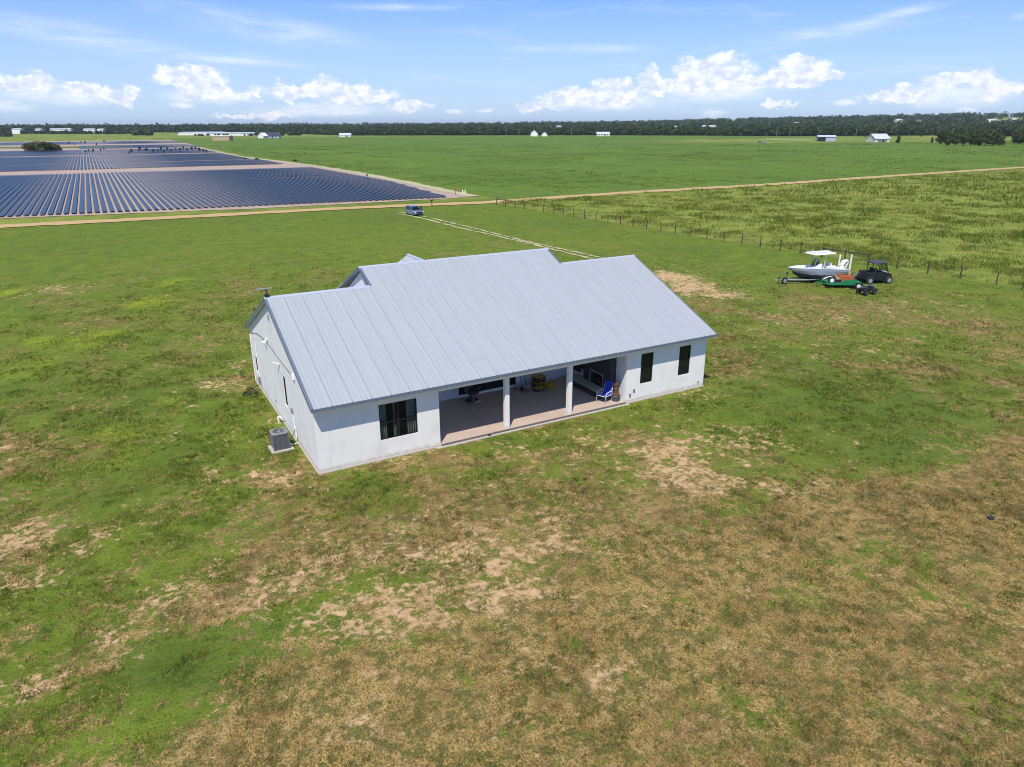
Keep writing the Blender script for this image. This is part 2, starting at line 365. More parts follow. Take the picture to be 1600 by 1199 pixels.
M['leaf'] = leaf_mat('leaves', (.045, .075, .022), (.085, .115, .032), (.12, .15, .045))
M['leafolive'] = leaf_mat('olive_leaves', (.060, .075, .025), (.11, .12, .045), (.14, .14, .06))
M['leafdry'] = leaf_mat('dry_leaves', (.10, .085, .05), (.15, .12, .07))
M['wood'] = leaf_mat('woodland_leaves', (.026, .050, .018), (.050, .080, .024), (.105, .135, .040))

# ------------------------------------------------------------------ mesh helpers
class MB:
    def __init__(s): s.v = []; s.f = []; s.m = []
    def add(s, vs, fs, mi=0):
        k = len(s.v); s.v += [tuple(v) for v in vs]; s.f += [tuple(i+k for i in f) for f in fs]; s.m += [mi]*len(fs); return s
    def box(s, x0, x1, y0, y1, z0, z1, mi=0):
        return s.add([(x0, y0, z0), (x1, y0, z0), (x1, y1, z0), (x0, y1, z0), (x0, y0, z1), (x1, y0, z1), (x1, y1, z1), (x0, y1, z1)],
                     [(3, 2, 1, 0), (4, 5, 6, 7), (0, 1, 5, 4), (1, 2, 6, 5), (2, 3, 7, 6), (3, 0, 4, 7)], mi)
    def tube(s, pts, r, n=8, mi=0, caps=True):
        pts = [Vector(p) for p in pts]; rs = r if isinstance(r, (list, tuple)) else [r]*len(pts); k = len(s.v); rings = []
        for i, p in enumerate(pts):
            d = (pts[min(i+1, len(pts)-1)]-pts[max(i-1, 0)]).normalized()
            a = d.orthogonal().normalized() if i == 0 else (rings_a-d*rings_a.dot(d)).normalized()
            rings_a = a; b = d.cross(a)
            for j in range(n):
                th = 2*math.pi*j/n; s.v.append(tuple(p+(a*math.cos(th)+b*math.sin(th))*rs[i]))
        for i in range(len(pts)-1):
            for j in range(n):
                q = k+i*n+j; q2 = k+i*n+(j+1) % n; s.f.append((q, q2, q2+n, q+n)); s.m.append(mi)
        if caps:
            s.f.append(tuple(k+j for j in reversed(range(n)))); s.f.append(tuple(k+(len(pts)-1)*n+j for j in range(n))); s.m += [mi, mi]
        return s
    def prism(s, poly, axis, a0, a1, mi=0):
        """poly in the two other axes, pushed along axis"""
        def P(p, a): return {'x': (a, p[0], p[1]), 'y': (p[0], a, p[1]), 'z': (p[0], p[1], a)}[axis]
        n = len(poly)
        s.add([P(p, a0) for p in poly]+[P(p, a1) for p in poly], [tuple(reversed(range(n))), tuple(range(n, 2*n))]+[(i, (i+1) % n, (i+1) % n+n, i+n) for i in range(n)], mi)
        return s
    def loft(s, rings, mi=0, closed=True, caps=True):
        n = len(rings[0]); k = len(s.v)
        for r in rings: s.v += [tuple(p) for p in r]
        for i in range(len(rings)-1):
            for j in range(n if closed else n-1):
                a = k+i*n+j; b = k+i*n+(j+1) % n; s.f.append((a, b, b+n, a+n)); s.m.append(mi)
        if caps:
            s.f.append(tuple(k+j for j in reversed(range(n)))); s.f.append(tuple(k+(len(rings)-1)*n+j for j in range(n))); s.m += [mi, mi]
        return s
    def build(s, name, m, parent=None, smooth=False, bevel=0.):
        me = bpy.data.meshes.new(name); me.from_pydata(s.v, [], s.f)
        for x in (m if isinstance(m, (list, tuple)) else [m]): me.materials.append(M[x] if isinstance(x, str) else x)
        me.polygons.foreach_set('material_index', s.m)
        me.update()
        import bmesh
        bm = bmesh.new(); bm.from_mesh(me); bmesh.ops.recalc_face_normals(bm, faces=bm.faces)
        if bevel: bmesh.ops.bevel(bm, geom=bm.edges[:], offset=bevel, segments=2, affect='EDGES', clamp_overlap=True)
        bm.to_mesh(me); bm.free()
        if smooth: me.shade_smooth()
        o = bpy.data.objects.new(name, me); COL.objects.link(o)
        if parent: o.parent = parent
        return o
def tag(o, label=None, cat=None, group=None, kind=None):
    for k, v in (('label', label), ('category', cat), ('group', group), ('kind', kind)):
        if v: o[k] = v
    return o
def empty(name, loc, rz=0, label=None, cat=None, group=None):
    o = bpy.data.objects.new(name, None); COL.objects.link(o); o.location = loc; o.rotation_euler = (0, 0, rz); o.empty_display_size = .3
    return tag(o, label, cat, group)
def fast_mesh(name, V, Fq, m, parent=None, attrs=None):
    """V (n,3), Fq (k, 3 or 4) numpy"""
    me = bpy.data.meshes.new(name); k = Fq.shape[1]
    me.vertices.add(len(V)); me.vertices.foreach_set('co', V.astype(np.float32).ravel())
    me.loops.add(Fq.size); me.loops.foreach_set('vertex_index', Fq.astype(np.int32).ravel())
    me.polygons.add(len(Fq)); me.polygons.foreach_set('loop_start', np.arange(0, Fq.size, k, dtype=np.int32))
    for an, (ty, data) in (attrs or {}).items():
        at_ = me.attributes.new(an, ty, 'POINT'); at_.data.foreach_set('color' if ty == 'FLOAT_COLOR' else 'value', np.asarray(data, np.float32).ravel())
    me.materials.append(M[m]); me.update(calc_edges=True); me.validate()
    o = bpy.data.objects.new(name, me); COL.objects.link(o)
    if parent: o.parent = parent
    return o

# ------------------------------------------------------------------ ground
def sstep(x, a, b): t = np.clip((x-a)/(b-a), 0, 1); return t*t*(3-2*t)
CX, CY = CAM.x, CAM.y
def lattice(x, y, sc, seed):
    r = np.random.default_rng(seed); T = r.random((64, 64)); x = x/sc; y = y/sc
    i = np.floor(x).astype(int); j = np.floor(y).astype(int); fx = x-i; fy = y-j; fx = fx*fx*(3-2*fx); fy = fy*fy*(3-2*fy)
    g = lambda a, b: T[a % 64, b % 64]
    return (g(i, j)*(1-fx)+g(i+1, j)*fx)*(1-fy)+(g(i, j+1)*(1-fx)+g(i+1, j+1)*fx)*fy
def height(x, y):
    dx, dy = x-CX, y-CY; d = np.hypot(dx, dy); c, s = math.cos(PSI), math.sin(PSI)
    side = (dx*c-dy*s)/np.maximum(d, 1)          # sine of the bearing right of the view axis
    far = sstep(d, 1250, 3600)
    z = far*(7+30*sstep(side, -.1, .62)+9*(lattice(x, y, 900, 3)-.5)+5*(lattice(x, y, 380, 4)-.5))
    near = (lattice(x, y, 9, 5)-.5)*.10*sstep(d, 5, 12)*(1-sstep(d, 60, 130))
    pad = sstep(np.maximum(np.maximum(-x-1, x-24.5), np.maximum(-y-1.2, y-16)), 0, 3)
    return z+near*pad
def blob_field(x, y, lst):
    out = np.zeros_like(x)
    for px, py, rx, ry, v in lst:
        c = at(px, py); a = at(px+rx, py)-c; b = at(px, py-ry)-c; b2 = at(px, py+ry)-c
        L1 = a.length; a.normalize(); L2 = (b.length+b2.length)/2; n = Vector((-a.y, a.x, 0))
        dx, dy = x-c.x, y-c.y
        q = ((dx*a.x+dy*a.y)/L1)**2+((dx*n.x+dy*n.y)/L2)**2
        k = np.exp(-q*.9)
        out = out+v*k*(1-out if v > 0 else 1)
    return out
DRY = [(1250, 900, 380, 110, .75), (1500, 760, 190, 60, .9), (1600, 690, 120, 25, .8), (1450, 1000, 300, 110, .8), (1150, 1100, 420, 110, .7), (800, 1030, 220, 90, .7),
       (650, 1110, 320, 80, .55), (950, 870, 230, 70, .7), (820, 800, 200, 45, .55), (1050, 760, 210, 50, .5), (480, 1130, 200, 60, .5), (1180, 700, 100, 30, .3),
       (1330, 480, 150, 14, .6), (1420, 500, 160, 16, .6), (1540, 520, 120, 20, .55), (1250, 462, 60, 8, .6), (1150, 560, 100, 20, .35), (1300, 560, 150, 25, .3),
       (330, 950, 120, 60, .45), (560, 850, 160, 50, .5), (110, 460, 60, 14, .5), (290, 480, 70, 24, .45), (160, 380, 40, 20, .3), (360, 600, 40, 14, .6),
       (60, 700, 60, 30, .45), (40, 860, 70, 45, .5), (780, 690, 140, 16, .5), (620, 720, 120, 14, .4), (430, 745, 60, 14, .5), (1040, 640, 80, 14, .5),
       (740, 375, 60, 12, .35), (1030, 350, 50, 5, .3), (1500, 600, 200, 40, .2), (80, 1060, 90, 40, .35), (320, 1180, 120, 40, .5), (950, 690, 160, 40, .35), (1350, 790, 120, 22, .6),
       (1100, 420, 60, 10, .35), (600, 960, 60, 30, .3), (60, 520, 50, 12, .3), (700, 770, 120, 30, .4)]
SAND = [(1085, 750, 90, 24, .62), (1075, 445, 62, 15, .8), (1130, 461, 45, 5, .6), (1045, 432, 24, 10, .85), (960, 1055, 45, 30, .6), (1000, 860, 120, 24, .35), (560, 975, 110, 55, .5),
        (620, 935, 70, 26, .45), (430, 745, 60, 7, .6), (25, 840, 50, 34, .55), (50, 900, 50, 26, .35), (20, 700, 40, 14, .35), (350, 600, 45, 9, .6), (100, 452, 60, 10, .42),
        (290, 470, 60, 12, .36), (1300, 500, 120, 12, .3), (1440, 480, 150, 12, .33), (760, 690, 110, 8, .35), (640, 715, 80, 7, .35), (1000, 700, 170, 22, .32), (920, 1010, 200, 60, .3),
        (300, 940, 70, 40, .35), (440, 900, 80, 50, .35), (180, 1000, 60, 30, .25), (1100, 1000, 200, 60, .22), (760, 860, 160, 45, .35), (700, 1120, 260, 50, .25), (1320, 560, 160, 20, .28),
        (1150, 1130, 80, 26, .3), (390, 1170, 70, 25, .25), (1160, 680, 110, 20, .35), (560, 1140, 100, 30, .25), (40, 1080, 60, 30, .25), (820, 930, 160, 35, .33), (1060, 610, 70, 10, .35),
        (860, 380, 80, 6, .3), (1100, 620, 40, 8, .3), (1250, 870, 120, 30, .22), (470, 760, 60, 8, .35)]
LUSH = [(320, 1050, 130, 45, .9), (300, 1010, 80, 30, .5), (200, 640, 120, 40, .5), (120, 380, 130, 16, .3), (700, 770, 100, 18, .35), (920, 880, 70, 22, .75), (1370, 640, 210, 50, .75), (1390, 710, 90, 22, .8),
        (1230, 570, 120, 26, .55), (800, 690, 60, 8, .8), (60, 600, 100, 40, .3), (260, 720, 90, 30, .5), (1080, 830, 70, 16, .6), (1500, 560, 130, 20, .3), (1120, 1110, 70, 20, .5), (1330, 1060, 70, 26, .4),
        (610, 340, 80, 8, .5), (880, 350, 60, 8, .5), (1060, 390, 70, 8, .5), (300, 340, 160, 8, .4), (160, 780, 80, 30, .5), (550, 760, 60, 16, .5), (1280, 890, 70, 20, .5), (850, 890, 30, 14, .6),
        (400, 980, 60, 16, .4), (600, 1000, 60, 30, .3), (1500, 1060, 120, 40, .25)]
YEL = [(95, 532, 75, 13, .8), (30, 585, 50, 26, .8), (240, 473, 48, 11, .9), (270, 440, 45, 8, .7), (150, 525, 40, 12, .6), (8, 458, 22, 10, .8), (262, 625, 38, 10, .8), (180, 680, 45, 18, .8), (230, 655, 50, 16, .5),
       (200, 720, 60, 30, .45), (20, 500, 40, 10, .4), (330, 660, 50, 26, .35), (60, 660, 30, 16, .3), (330, 415, 50, 5, .3), (680, 350, 80, 5, .3), (850, 340, 60, 4, .3), (1150, 400, 80, 8, .35), (1000, 380, 60, 5, .4), (1380, 530, 80, 16, .3), (1250, 540, 90, 10, .4),
       (830, 690, 50, 8, .4), (740, 705, 40, 6, .4), (480, 700, 30, 8, .4), (1150, 610, 80, 16, .3)]
def cover(x, y):
    d = np.hypot(x-CX, y-CY)
    base_d = .42-.14*sstep(d, 50, 90); base_s = .27-.12*sstep(d, 40, 80)
    dry = np.clip(base_d+.31*blob_field(x, y, DRY), 0, .74); sand = np.clip(base_s+.64*blob_field(x, y, SAND), 0, .76); lush = np.clip(blob_field(x, y, LUSH), 0, 1)
    # hay-coloured mown strip beyond a line that runs down the right of the yard
    a, b = at(1600, 664), at(1040, 850)
    n = Vector((b.y-a.y, -(b.x-a.x), 0)).normalized()
    if (at(1590, 1000)-a).dot(n) < 0: n = -n
    sd = (x-a.x)*n.x+(y-a.y)*n.y+(lattice(x, y, 3, 8)-.5)*2
    strip = sstep(sd, -.6, 1.0)
    dry = np.maximum(dry, strip*(.62+.16*lattice(x, y, 4, 9)+.20*sstep(d, 24, 33))); sand = sand*(1-.4*strip)
    lush = lush*(1-.75*strip); dry = dry*(1-.7*lush); sand = sand*(1-.75*lush)
    yel = np.clip(blob_field(x, y, YEL), 0, 1)*(1-strip); yel = yel*(.5+.7*lattice(x, y, 2.2, 61))+0*strip; dry = dry*(1-.6*yel); sand = sand*(1-.6*yel)
    jit = lattice(x, y, 1.9, 62)*.5+lattice(x, y, .9, 63)*.3+lattice(x, y, 4.3, 64)*.4-.6; dry = np.clip(dry+jit*.55, 0, .9); jit2 = lattice(x, y, 1.5, 65)*.5+lattice(x, y, .8, 66)*.4+lattice(x, y, 5, 67)*.3-.6; sand = np.clip(sand+jit2*.45*(sand > .1), 0, .95)
    far = sstep(d, 85, 130); sand = sand*(1-far*.75)*(1-.0*far); dry = dry*(1-.5*far)
    dirty = strip*0
    # fields
    edge = 69-(y-10)*.055
    east = sstep(x-edge, -.4, .6); north = sstep(y-108, -1, 2)
    weed = east*(1-north); crop = north*np.where(y > 690, 0, 1)*sstep(x, 69, 71)
    crop = np.maximum(north*sstep(x, 69, 71), 0)
    farf = np.clip(sstep(d, 1080, 1180)+sstep(y-0*x, 112, 114)*(1-sstep(x, 67, 70))*1.0, 0, 1)
    # pasture around the far houses on the right is paler and yellower
    hp = at(1440, 219); farf = np.maximum(farf, sstep(-((x-at(1200, 222).x)*0+(x-hp.x)*(-.2)+(y-hp.y)*(-.98)), -60, -30)*sstep(x, 430, 520)*(y < 600))
    yel = np.maximum(yel, strip*.25)
    return np.stack([dry, sand, lush, np.clip(yel, 0, 1)], -1), np.stack([crop, weed, farf, np.ones_like(x)], -1)
def axis(c, near_lo, near_hi, step, far_lo, far_hi, grow=1.11):
    a = list(np.arange(near_lo, near_hi, step)); s = step
    while a[-1] < far_hi: s *= grow; a.append(a[-1]+s)
    s = step; lo = []; p = near_lo
    while p > far_lo: s *= grow; p -= s; lo.append(p)
    return np.array(lo[::-1]+a)
gx = axis(0, -45, 80, .5, -9500, 9500); gy = axis(0, -27, 60, .5, -9500, 9500)
X, Y = np.meshgrid(gx, gy); Z = height(X, Y)
cov, fld = cover(X.ravel(), Y.ravel())
nx, ny = len(gx), len(gy); idx = np.arange(nx*ny).reshape(ny, nx)
quads = np.stack([idx[:-1, :-1], idx[:-1, 1:], idx[1:, 1:], idx[1:, :-1]], -1).reshape(-1, 4)
ground = fast_mesh('ground', np.stack([X, Y, Z], -1).reshape(-1, 3), quads, 'turf', attrs={'cover': ('FLOAT_COLOR', cov), 'field': ('FLOAT_COLOR', fld)})
ground.data.shade_smooth(); tag(ground, 'patchy grass yard running on into flat green fields', 'ground', kind='structure')

# ------------------------------------------------------------------ roads, soil, ruts
def ribbon(name, pts, wd, z, m, label, cat, step=1.5, jit=.25, seed=1, kind='structure', gaps=None):
    r = random.Random(seed); P = [Vector((p[0], p[1], 0)) for p in pts]; mb = MB(); ring = []
    for i in range(len(P)-1):
        n = max(1, int((P[i+1]-P[i]).length/step))
        for k in range(n+(i == len(P)-2)):
            p = P[i].lerp(P[i+1], k/n); d = (P[i+1]-P[i]).normalized(); ring.append((p, Vector((-d.y, d.x, 0))))
    prev = None
    for i, (p, n) in enumerate(ring):
        a = wd/2+jit*(r.random()-.5)*2; b = wd/2+jit*(r.random()-.5)*2
        cur = (tuple(p+n*a+Vector((0, 0, z))), tuple(p-n*b+Vector((0, 0, z))))
        if prev and not (gaps and r.random() < gaps): mb.add([prev[0], cur[0], cur[1], prev[1]], [(0, 1, 2, 3)])
        prev = cur
    o = mb.build(name, m); return tag(o, label, cat, kind=kind)
rp = [at(*p) for p in ((0, 354.5), (300, 339), (530, 326.5), (640, 321.5), (760, 317.0), (900, 307), (1000, 300.3), (1200, 289), (1400, 275), (1600, 262))]
rp = [rp[0]+(rp[0]-rp[1])*3]+rp+[rp[-1]+(rp[-1]-rp[-2])*3]
ribbon('dirt_road', rp, 4.6, .09, 'road', 'ochre dirt road crossing between the yard and the solar farm', 'road', jit=.45, step=2)
# shoulder of bare soil where the road meets the farm
fs = MB(); 
edge = [(68.6, 118.6), (70.5, 163), (71.5, 220), (70.3, 272), (67.5, 333), (64, 388), (68, 560), (74, 695), (82, 960)]
left = [(-700, 960), (-700, 150), (-140, 129.5), (-22, 124), (19.3, 117.6), (59.6, 115.8)]
rr = random.Random(5); poly = []
allp = left+edge
for i in range(len(allp)):
    a, b = Vector(allp[i]), Vector(allp[(i+1) % len(allp)]); n = max(1, int((b-a).length/4)) if i not in (0, len(allp)-1) else 1
    for k in range(n): q = a.lerp(b, k/n); poly.append((q.x+(rr.random()-.5)*.7*(n > 1), q.y+(rr.random()-.5)*.7*(n > 1)))
fs.add([(p[0], p[1], .07) for p in poly], [tuple(range(len(poly)))])
tag(fs.build('farm_soil', 'farmsoil'), 'pinkish bare soil under the solar rows', 'soil', kind='structure')
# grass verge between the soil and the pond, and behind the farm
def patch(name, pix, z, m, label, cat, jit=2.0, step=8):
    mb = MB(); P = [at(*p) for p in pix]; out = []; r = random.Random(len(pix))
    for i in range(len(P)):
        a, b = P[i], P[(i+1) % len(P)]; n = max(1, int((b-a).length/step))
        for k in range(n): q = a.lerp(b, k/n); out.append((q.x+(r.random()-.5)*jit, q.y+(r.random()-.5)*jit, z))
    mb.add(out, [tuple(range(len(out)))]); return tag(mb.build(name, m), label, cat, kind='structure')
M['verge'] = earth_mat('verge_grass', (.08, .12, .025), (.14, .16, .04), (.22, .17, .09), .06)
patch('verge', [(0, 232.5), (60, 232.5), (150, 232), (200, 230.5), (202, 227.5), (165, 227.2), (110, 229.3), (0, 229.8)], .11, 'verge', 'grassy strip with a thicket behind the solar rows', 'grass strip')
track = [at(*p) for p in ((748, 307.5), (645, 286), (560, 269.5), (500, 260.2), (440, 252), (385, 246.6), (330, 236), (300, 227), (262, 218.5))]
ribbon('farm_track', [(p.x-1.2, p.y) for p in track], 3.2, .12, 'rut', 'pale sandy track along the right edge of the solar farm', 'track', jit=.5, step=3, seed=3)
for pts, sd in (([(620, 333.5), (659, 341.5), (685, 348), (728, 359), (760, 365.6), (838.7, 384), (901.7, 399.7), (960, 413)], 3), ([(622, 331), (670, 340), (694, 346), (750, 359.5), (838, 381.5), (933, 401.5), (985, 413)], 9)):
    ribbon('wheel_rut', [at(*p) for p in pts], .46, .055, 'rut', 'left pale wheel rut of the drive from the road to the house' if sd == 3 else 'right pale wheel rut of the drive from the road to the house', 'wheel rut', step=.7, jit=.2, seed=sd, gaps=.03)

# ------------------------------------------------------------------ solar farm
def row_mesh(segs, u):
    mb = MB(); hw = .385
    for v0, v1 in segs:
        mb.prism([(-hw, .30), (hw, .24), (hw, .20), (-hw, .26)], 'y', v0, v1, 0)
        y = v0+.4
        mb.box(-.05, .05, v0+.3, v1-.3, .14, .205, 1)
        n = max(2, int((v1-v0)/9))
        for k in range(n): yy = v0+.3+(v1-v0-.7)*k/(n-1); mb.box(-.3, -.24, yy, yy+.06, 0.05, .262, 1); mb.box(.24, .3, yy, yy+.06, 0.05, .225, 1)
    return mb
PITCH_U = 1.24
def v_near(u): return 125.9-(u+22)*.104
u = -34.6; rows = 0
def nth(n): return str(n)+('th' if 10 < n % 100 < 14 else {1: 'st', 2: 'nd', 3: 'rd'}.get(n % 10, 'th'))
NEAR_N = sum(1 for k in range(200) if -34.6+k*PITCH_U < 66)
while u < 66:
    v0 = v_near(u) if u < 60.5 else v_near(u)+(u-60.5)*9
    v1 = 261-(u+33)*.05
    gv = 208-(u+22)*.06
    segs = [(v0, gv), (gv+.9, v1)] if v0 < gv-2 else [(v0, v1)]
    if u < -24: segs = [(max(v0, 126+(-24-u)*9), v1)] if 126+(-24-u)*9 < v1-8 else []
    if segs:
        b0 = segs[0][0]
        o = row_mesh([(a-b0, b-b0) for a, b in segs], u).build('solar_row', ['solar', 'darkgrey']); o.location = (u, b0, .07)
        tag(o, '%s long dark blue solar row from the right in the nearest block' % nth(int(round((65.8-u)/PITCH_U))+1), 'solar panel row', 'solar rows in the nearest block'); rows += 1
    u += PITCH_U
for (va, vb, ul, ur, nm, key) in ((288.8, 341.5, -40, 63, 'second block, behind the wide soil lane', 'second'), (346, 441, -47.5, 60.5, 'third block of the solar farm', 'third')):
    u = ul; meshes = None
    while u < ur:
        o = None; a = va-(u-ul)*(-.02); b = vb
        if meshes is None:
            o = row_mesh([(0, (b-va)*.5-.5), ((b-va)*.5+.5, b-va)], u).build('solar_row', ['solar', 'darkgrey']); meshes = o
        else: o = meshes.copy(); COL.objects.link(o)
        o.location = (u, va, .07); tag(o, '%s dark blue solar row from the right in the %s solar block' % (nth(int((ur-u)/PITCH_U)+1), key), 'solar panel row', 'solar rows in the %s block' % key); rows += 1
        u += PITCH_U
def far_rows(name, specs, label):
    mb = MB()
    for (ul, ur, va, vb) in specs:
        u = ul
        while u < ur: mb.prism([(u-.4, .37), (u+.4, .31), (u+.4, .27), (u-.4, .33)], 'y', va, vb); u += PITCH_U
    return tag(mb.build(name, 'solar'), label, 'solar rows', kind='stuff')
far_rows('solar_rows', [(-60, 62, 455, 507), (-60, 63, 511, 562), (-12, 70, 590, 700), (-105, 78, 760, 900)], 'many thin far rows of solar panels behind the third block')
# upright frames and machines among the far rows
fr0 = MB(); fr0.box(-1.2, 1.2, -.04, .04, .9, 2.9, 0); fr0.box(-.08, .08, -.08, -.04, 0, 2.8, 1); fr0.box(-.9, -.82, -.1, -.04, 0, 1.2, 1)
fro = None
for fi, (px, py) in enumerate([(134, 240), (139, 238.5), (146, 239), (158, 238), (163, 236), (202, 242), (206, 240), (217, 238), (219, 236), (228, 238), (230, 235.5), (240, 239), (247, 238), (252, 236), (257, 241), (262, 236), (268, 238), (275, 236),
                 (282, 237), (287, 234.5), (293, 237), (300, 236), (306, 235), (312, 238), (318, 239), (323, 240), (108, 226), (117, 228), (127, 225), (133, 225), (151, 228), (163, 223)]):
    p = at(px, py)
    if fro is None: fro = fr0.build('panel_frame', ['navy', 'darkgrey']); o = fro
    else: o = fro.copy(); COL.objects.link(o)
    o.location = (p.x, p.y, .05); o.rotation_euler = (0, 0, -PSI+random.uniform(-.6, .6)); s = random.uniform(.6, .95); o.scale = (s*.7, s, s)
    tag(o, '%s small dark upright frame from the left %s' % (nth(fi+1 if fi < 26 else fi-25), 'beyond the second solar block' if fi < 26 else 'behind the bush thicket'), 'panel frame', 'upright frames among the far solar rows')

# ------------------------------------------------------------------ the house
HE, OF, OS, SL = 3.405, .578, .2, .4285
L_, VR1, VR2, VR3, U2, U3, UA, UB = 23.476, 7.34, 9.08, 7.46, 5.386, 17.9, 6.048, 17.541
DEP = 2*VR1
house = empty('white_house', (0, 0, 0), 0, 'long white stucco house with light grey ribbed metal roof and open patio', 'house')
def rz(v): return HE+SL*(v+OF)
T = .2
def wall_grid(mb, axis_, a0, a1, off, thick, z0, z1, holes):
    """upright wall along x ('x') or y ('y') with real openings (a0,a1,z0,z1)"""
    A = sorted({a0, a1, *[h[0] for h in holes], *[h[1] for h in holes]}); Zs = sorted({z0, z1, *[h[2] for h in holes], *[h[3] for h in holes]})
    P = (lambda a, t, z: (a, off+t, z)) if axis_ == 'x' else (lambda a, t, z: (off+t, a, z))
    solid = lambda i, j: 0 <= i < len(A)-1 and 0 <= j < len(Zs)-1 and not any(h[0] <= A[i] and A[i+1] <= h[1] and h[2] <= Zs[j] and Zs[j+1] <= h[3] for h in holes)
    for i in range(len(A)-1):
        for j in range(len(Zs)-1):
            if not solid(i, j): continue
            a, b, c, d = A[i], A[i+1], Zs[j], Zs[j+1]
            for t in (0, thick): mb.add([P(a, t, c), P(b, t, c), P(b, t, d), P(a, t, d)], [(0, 1, 2, 3)])
            if not solid(i-1, j): mb.add([P(a, 0, c), P(a, thick, c), P(a, thick, d), P(a, 0, d)], [(0, 1, 2, 3)])
            if not solid(i+1, j): mb.add([P(b, 0, c), P(b, thick, c), P(b, thick, d), P(b, 0, d)], [(0, 1, 2, 3)])
            if not solid(i, j-1): mb.add([P(a, 0, c), P(b, 0, c), P(b, thick, c), P(a, thick, c)], [(0, 1, 2, 3)])
            if not solid(i, j+1): mb.add([P(a, 0, d), P(b, 0, d), P(b, thick, d), P(a, thick, d)], [(0, 1, 2, 3)])
ZB, ZT = -.1, 3.42
W1 = (3.0, 4.9, .98, 2.80); W2 = (18.54, 19.44, 1.0, 2.82); W3 = (21.38, 22.28, 1.0, 2.82); WL = (5.50, 6.15, 1.32, 3.0); WB = (13.35, 14.15, .85, 1.85)
mb = MB()
wall_grid(mb, 'x', 0, UA, 0, T, ZB, ZT, [W1]); wall_grid(mb, 'x', UB, L_, 0, T, ZB, ZT, [W2, W3])
wall_grid(mb, 'y', T, DEP, 0, T, ZB, ZT, [WL, WB])
wall_grid(mb, 'y', T, DEP, L_-T, T, ZB, ZT, [])
wall_grid(mb, 'x', T, L_-T, DEP-T, T, ZB, ZT, [])
wall_grid(mb, 'x', T, U2, VR1+4, .1, 2, 3, [])
# gables
def gable(u0, u1, vf, vb, vr, z_end):
    mb.prism([(vf, z_end), (vb, z_end), (vb, min(z_end+.02, 9)), (vr, rz(vr)-.09), (vf, z_end+.02)], 'x', u0, u1)
for u0 in (0, L_-T): mb.prism([(0, ZT), (DEP, ZT), (DEP, rz(0)-.14), (VR1, rz(VR1)-.14), (0, rz(0)-.14)], 'x', u0, u0+T)
mb.prism([(VR1-1.5, rz(VR1)-.9), (2*VR2-VR1+3.2, rz(VR1)-2.0), (VR2, rz(VR2)-.12)], 'x', U2+.22, U2+.40)
mb.prism([(VR3-1.5, rz(VR3)-.9), (2*VR2-VR3+3.2, rz(VR3)-2.0), (VR2, rz(VR2)-.12)], 'x', U3-.40, U3-.22)
mb.build('wall', 'stucco', house)
# patio shell
mb = MB()
PD = 5.35
wall_grid(mb, 'y', T, PD, UA-T, T, .0, 3.1, []); wall_grid(mb, 'y', T, PD, UB, T, .0, 3.1, [(3.95, 4.75, .85, 2.2)])
wall_grid(mb, 'x', UA, UB, PD, T, .0, 3.1, [(9.6, 13.42, .26, 2.5)])
mb.build('patio_wall', 'innerwall', house)
MB().box(UA, UB, T+.05, PD, 2.98, 3.05).build('patio_ceiling', 'soffit', house)
MB().box(UA, UB, .02, .24, 2.90, 3.40).build('beam', 'stucco', house)
mb = MB(); mb.box(UA, UB, -.06, PD, 0.0, .151); o = mb.build('patio_floor', 'floor', house)
MB().box(UA-.3, UB+.15, -.24, -.062, -.05, .035).build('footing', 'concrete', house)
for u0 in (9.99, 13.88):
    mb = MB(); mb.box(u0-.24, u0, .01, .25, .151, 2.90); mb.build('column', 'stucco', house, bevel=.006)
# slab edge strips seen at the foot of the walls
MB().box(-.061, UA-.3, -.06, -.001, -.05, .05).build('foundation', 'concrete', house); MB().box(-.06, -.001, 0, DEP, -.05, .048).build('foundation', 'concrete', house); MB().box(UB+.15, L_+.05, -.06, -.001, -.05, .05).build('foundation', 'concrete', house)
MB().box(UA+.02, UB-.02, -.085, -.0605, .0, .135).build('slab_edge', 'slabdark', house)
# roof
roof = None
front = [(-OS, -OF), (L_+OS, -OF), (L_+OS, VR3), (U3, VR3), (U3, VR2), (U2, VR2), (U2, VR1), (-OS, VR1)]
mb = MB()
def slab(poly, zf, th=.09):
    n = len(poly)
    top = [(p[0], p[1], zf(*p)) for p in poly]; bot = [(p[0], p[1], zf(*p)-th) for p in poly]
    mb.add(top+bot, [tuple(range(n)), tuple(reversed(range(n, 2*n)))]+[(i, (i+1) % n, (i+1) % n+n, i+n) for i in range(n)])
def ribs(u0, u1, vlo, vhi, zf):
    k0 = math.ceil((u0+OS+.02)/.2286)
    k = k0
    while k*.2286-OS < u1-.02:
        u_ = k*.2286-OS; big = k % 4 == 0; w_, h_ = (.040, .052) if big else (.024, .028)
        mb.add([(u_-w_, vlo, zf(u_, vlo)), (u_+w_, vlo, zf(u_, vlo)), (u_+w_, vhi, zf(u_, vhi)), (u_-w_, vhi, zf(u_, vhi)),
                (u_-w_*.5, vlo, zf(u_, vlo)+h_), (u_+w_*.5, vlo, zf(u_, vlo)+h_), (u_+w_*.5, vhi, zf(u_, vhi)+h_), (u_-w_*.5, vhi, zf(u_, vhi)+h_)],
               [(4, 5, 6, 7), (0, 1, 5, 4), (1, 2, 6, 5), (2, 3, 7, 6), (3, 0, 4, 7)]); k += 1
slab(front, lambda a, b: rz(b))
zf = lambda a, b: rz(b)
ribs(-OS, U2, -OF, VR1-.12, zf); ribs(U2, U3, -OF, VR2-.12, zf); ribs(U3, L_+OS, -OF, VR3-.12, zf)
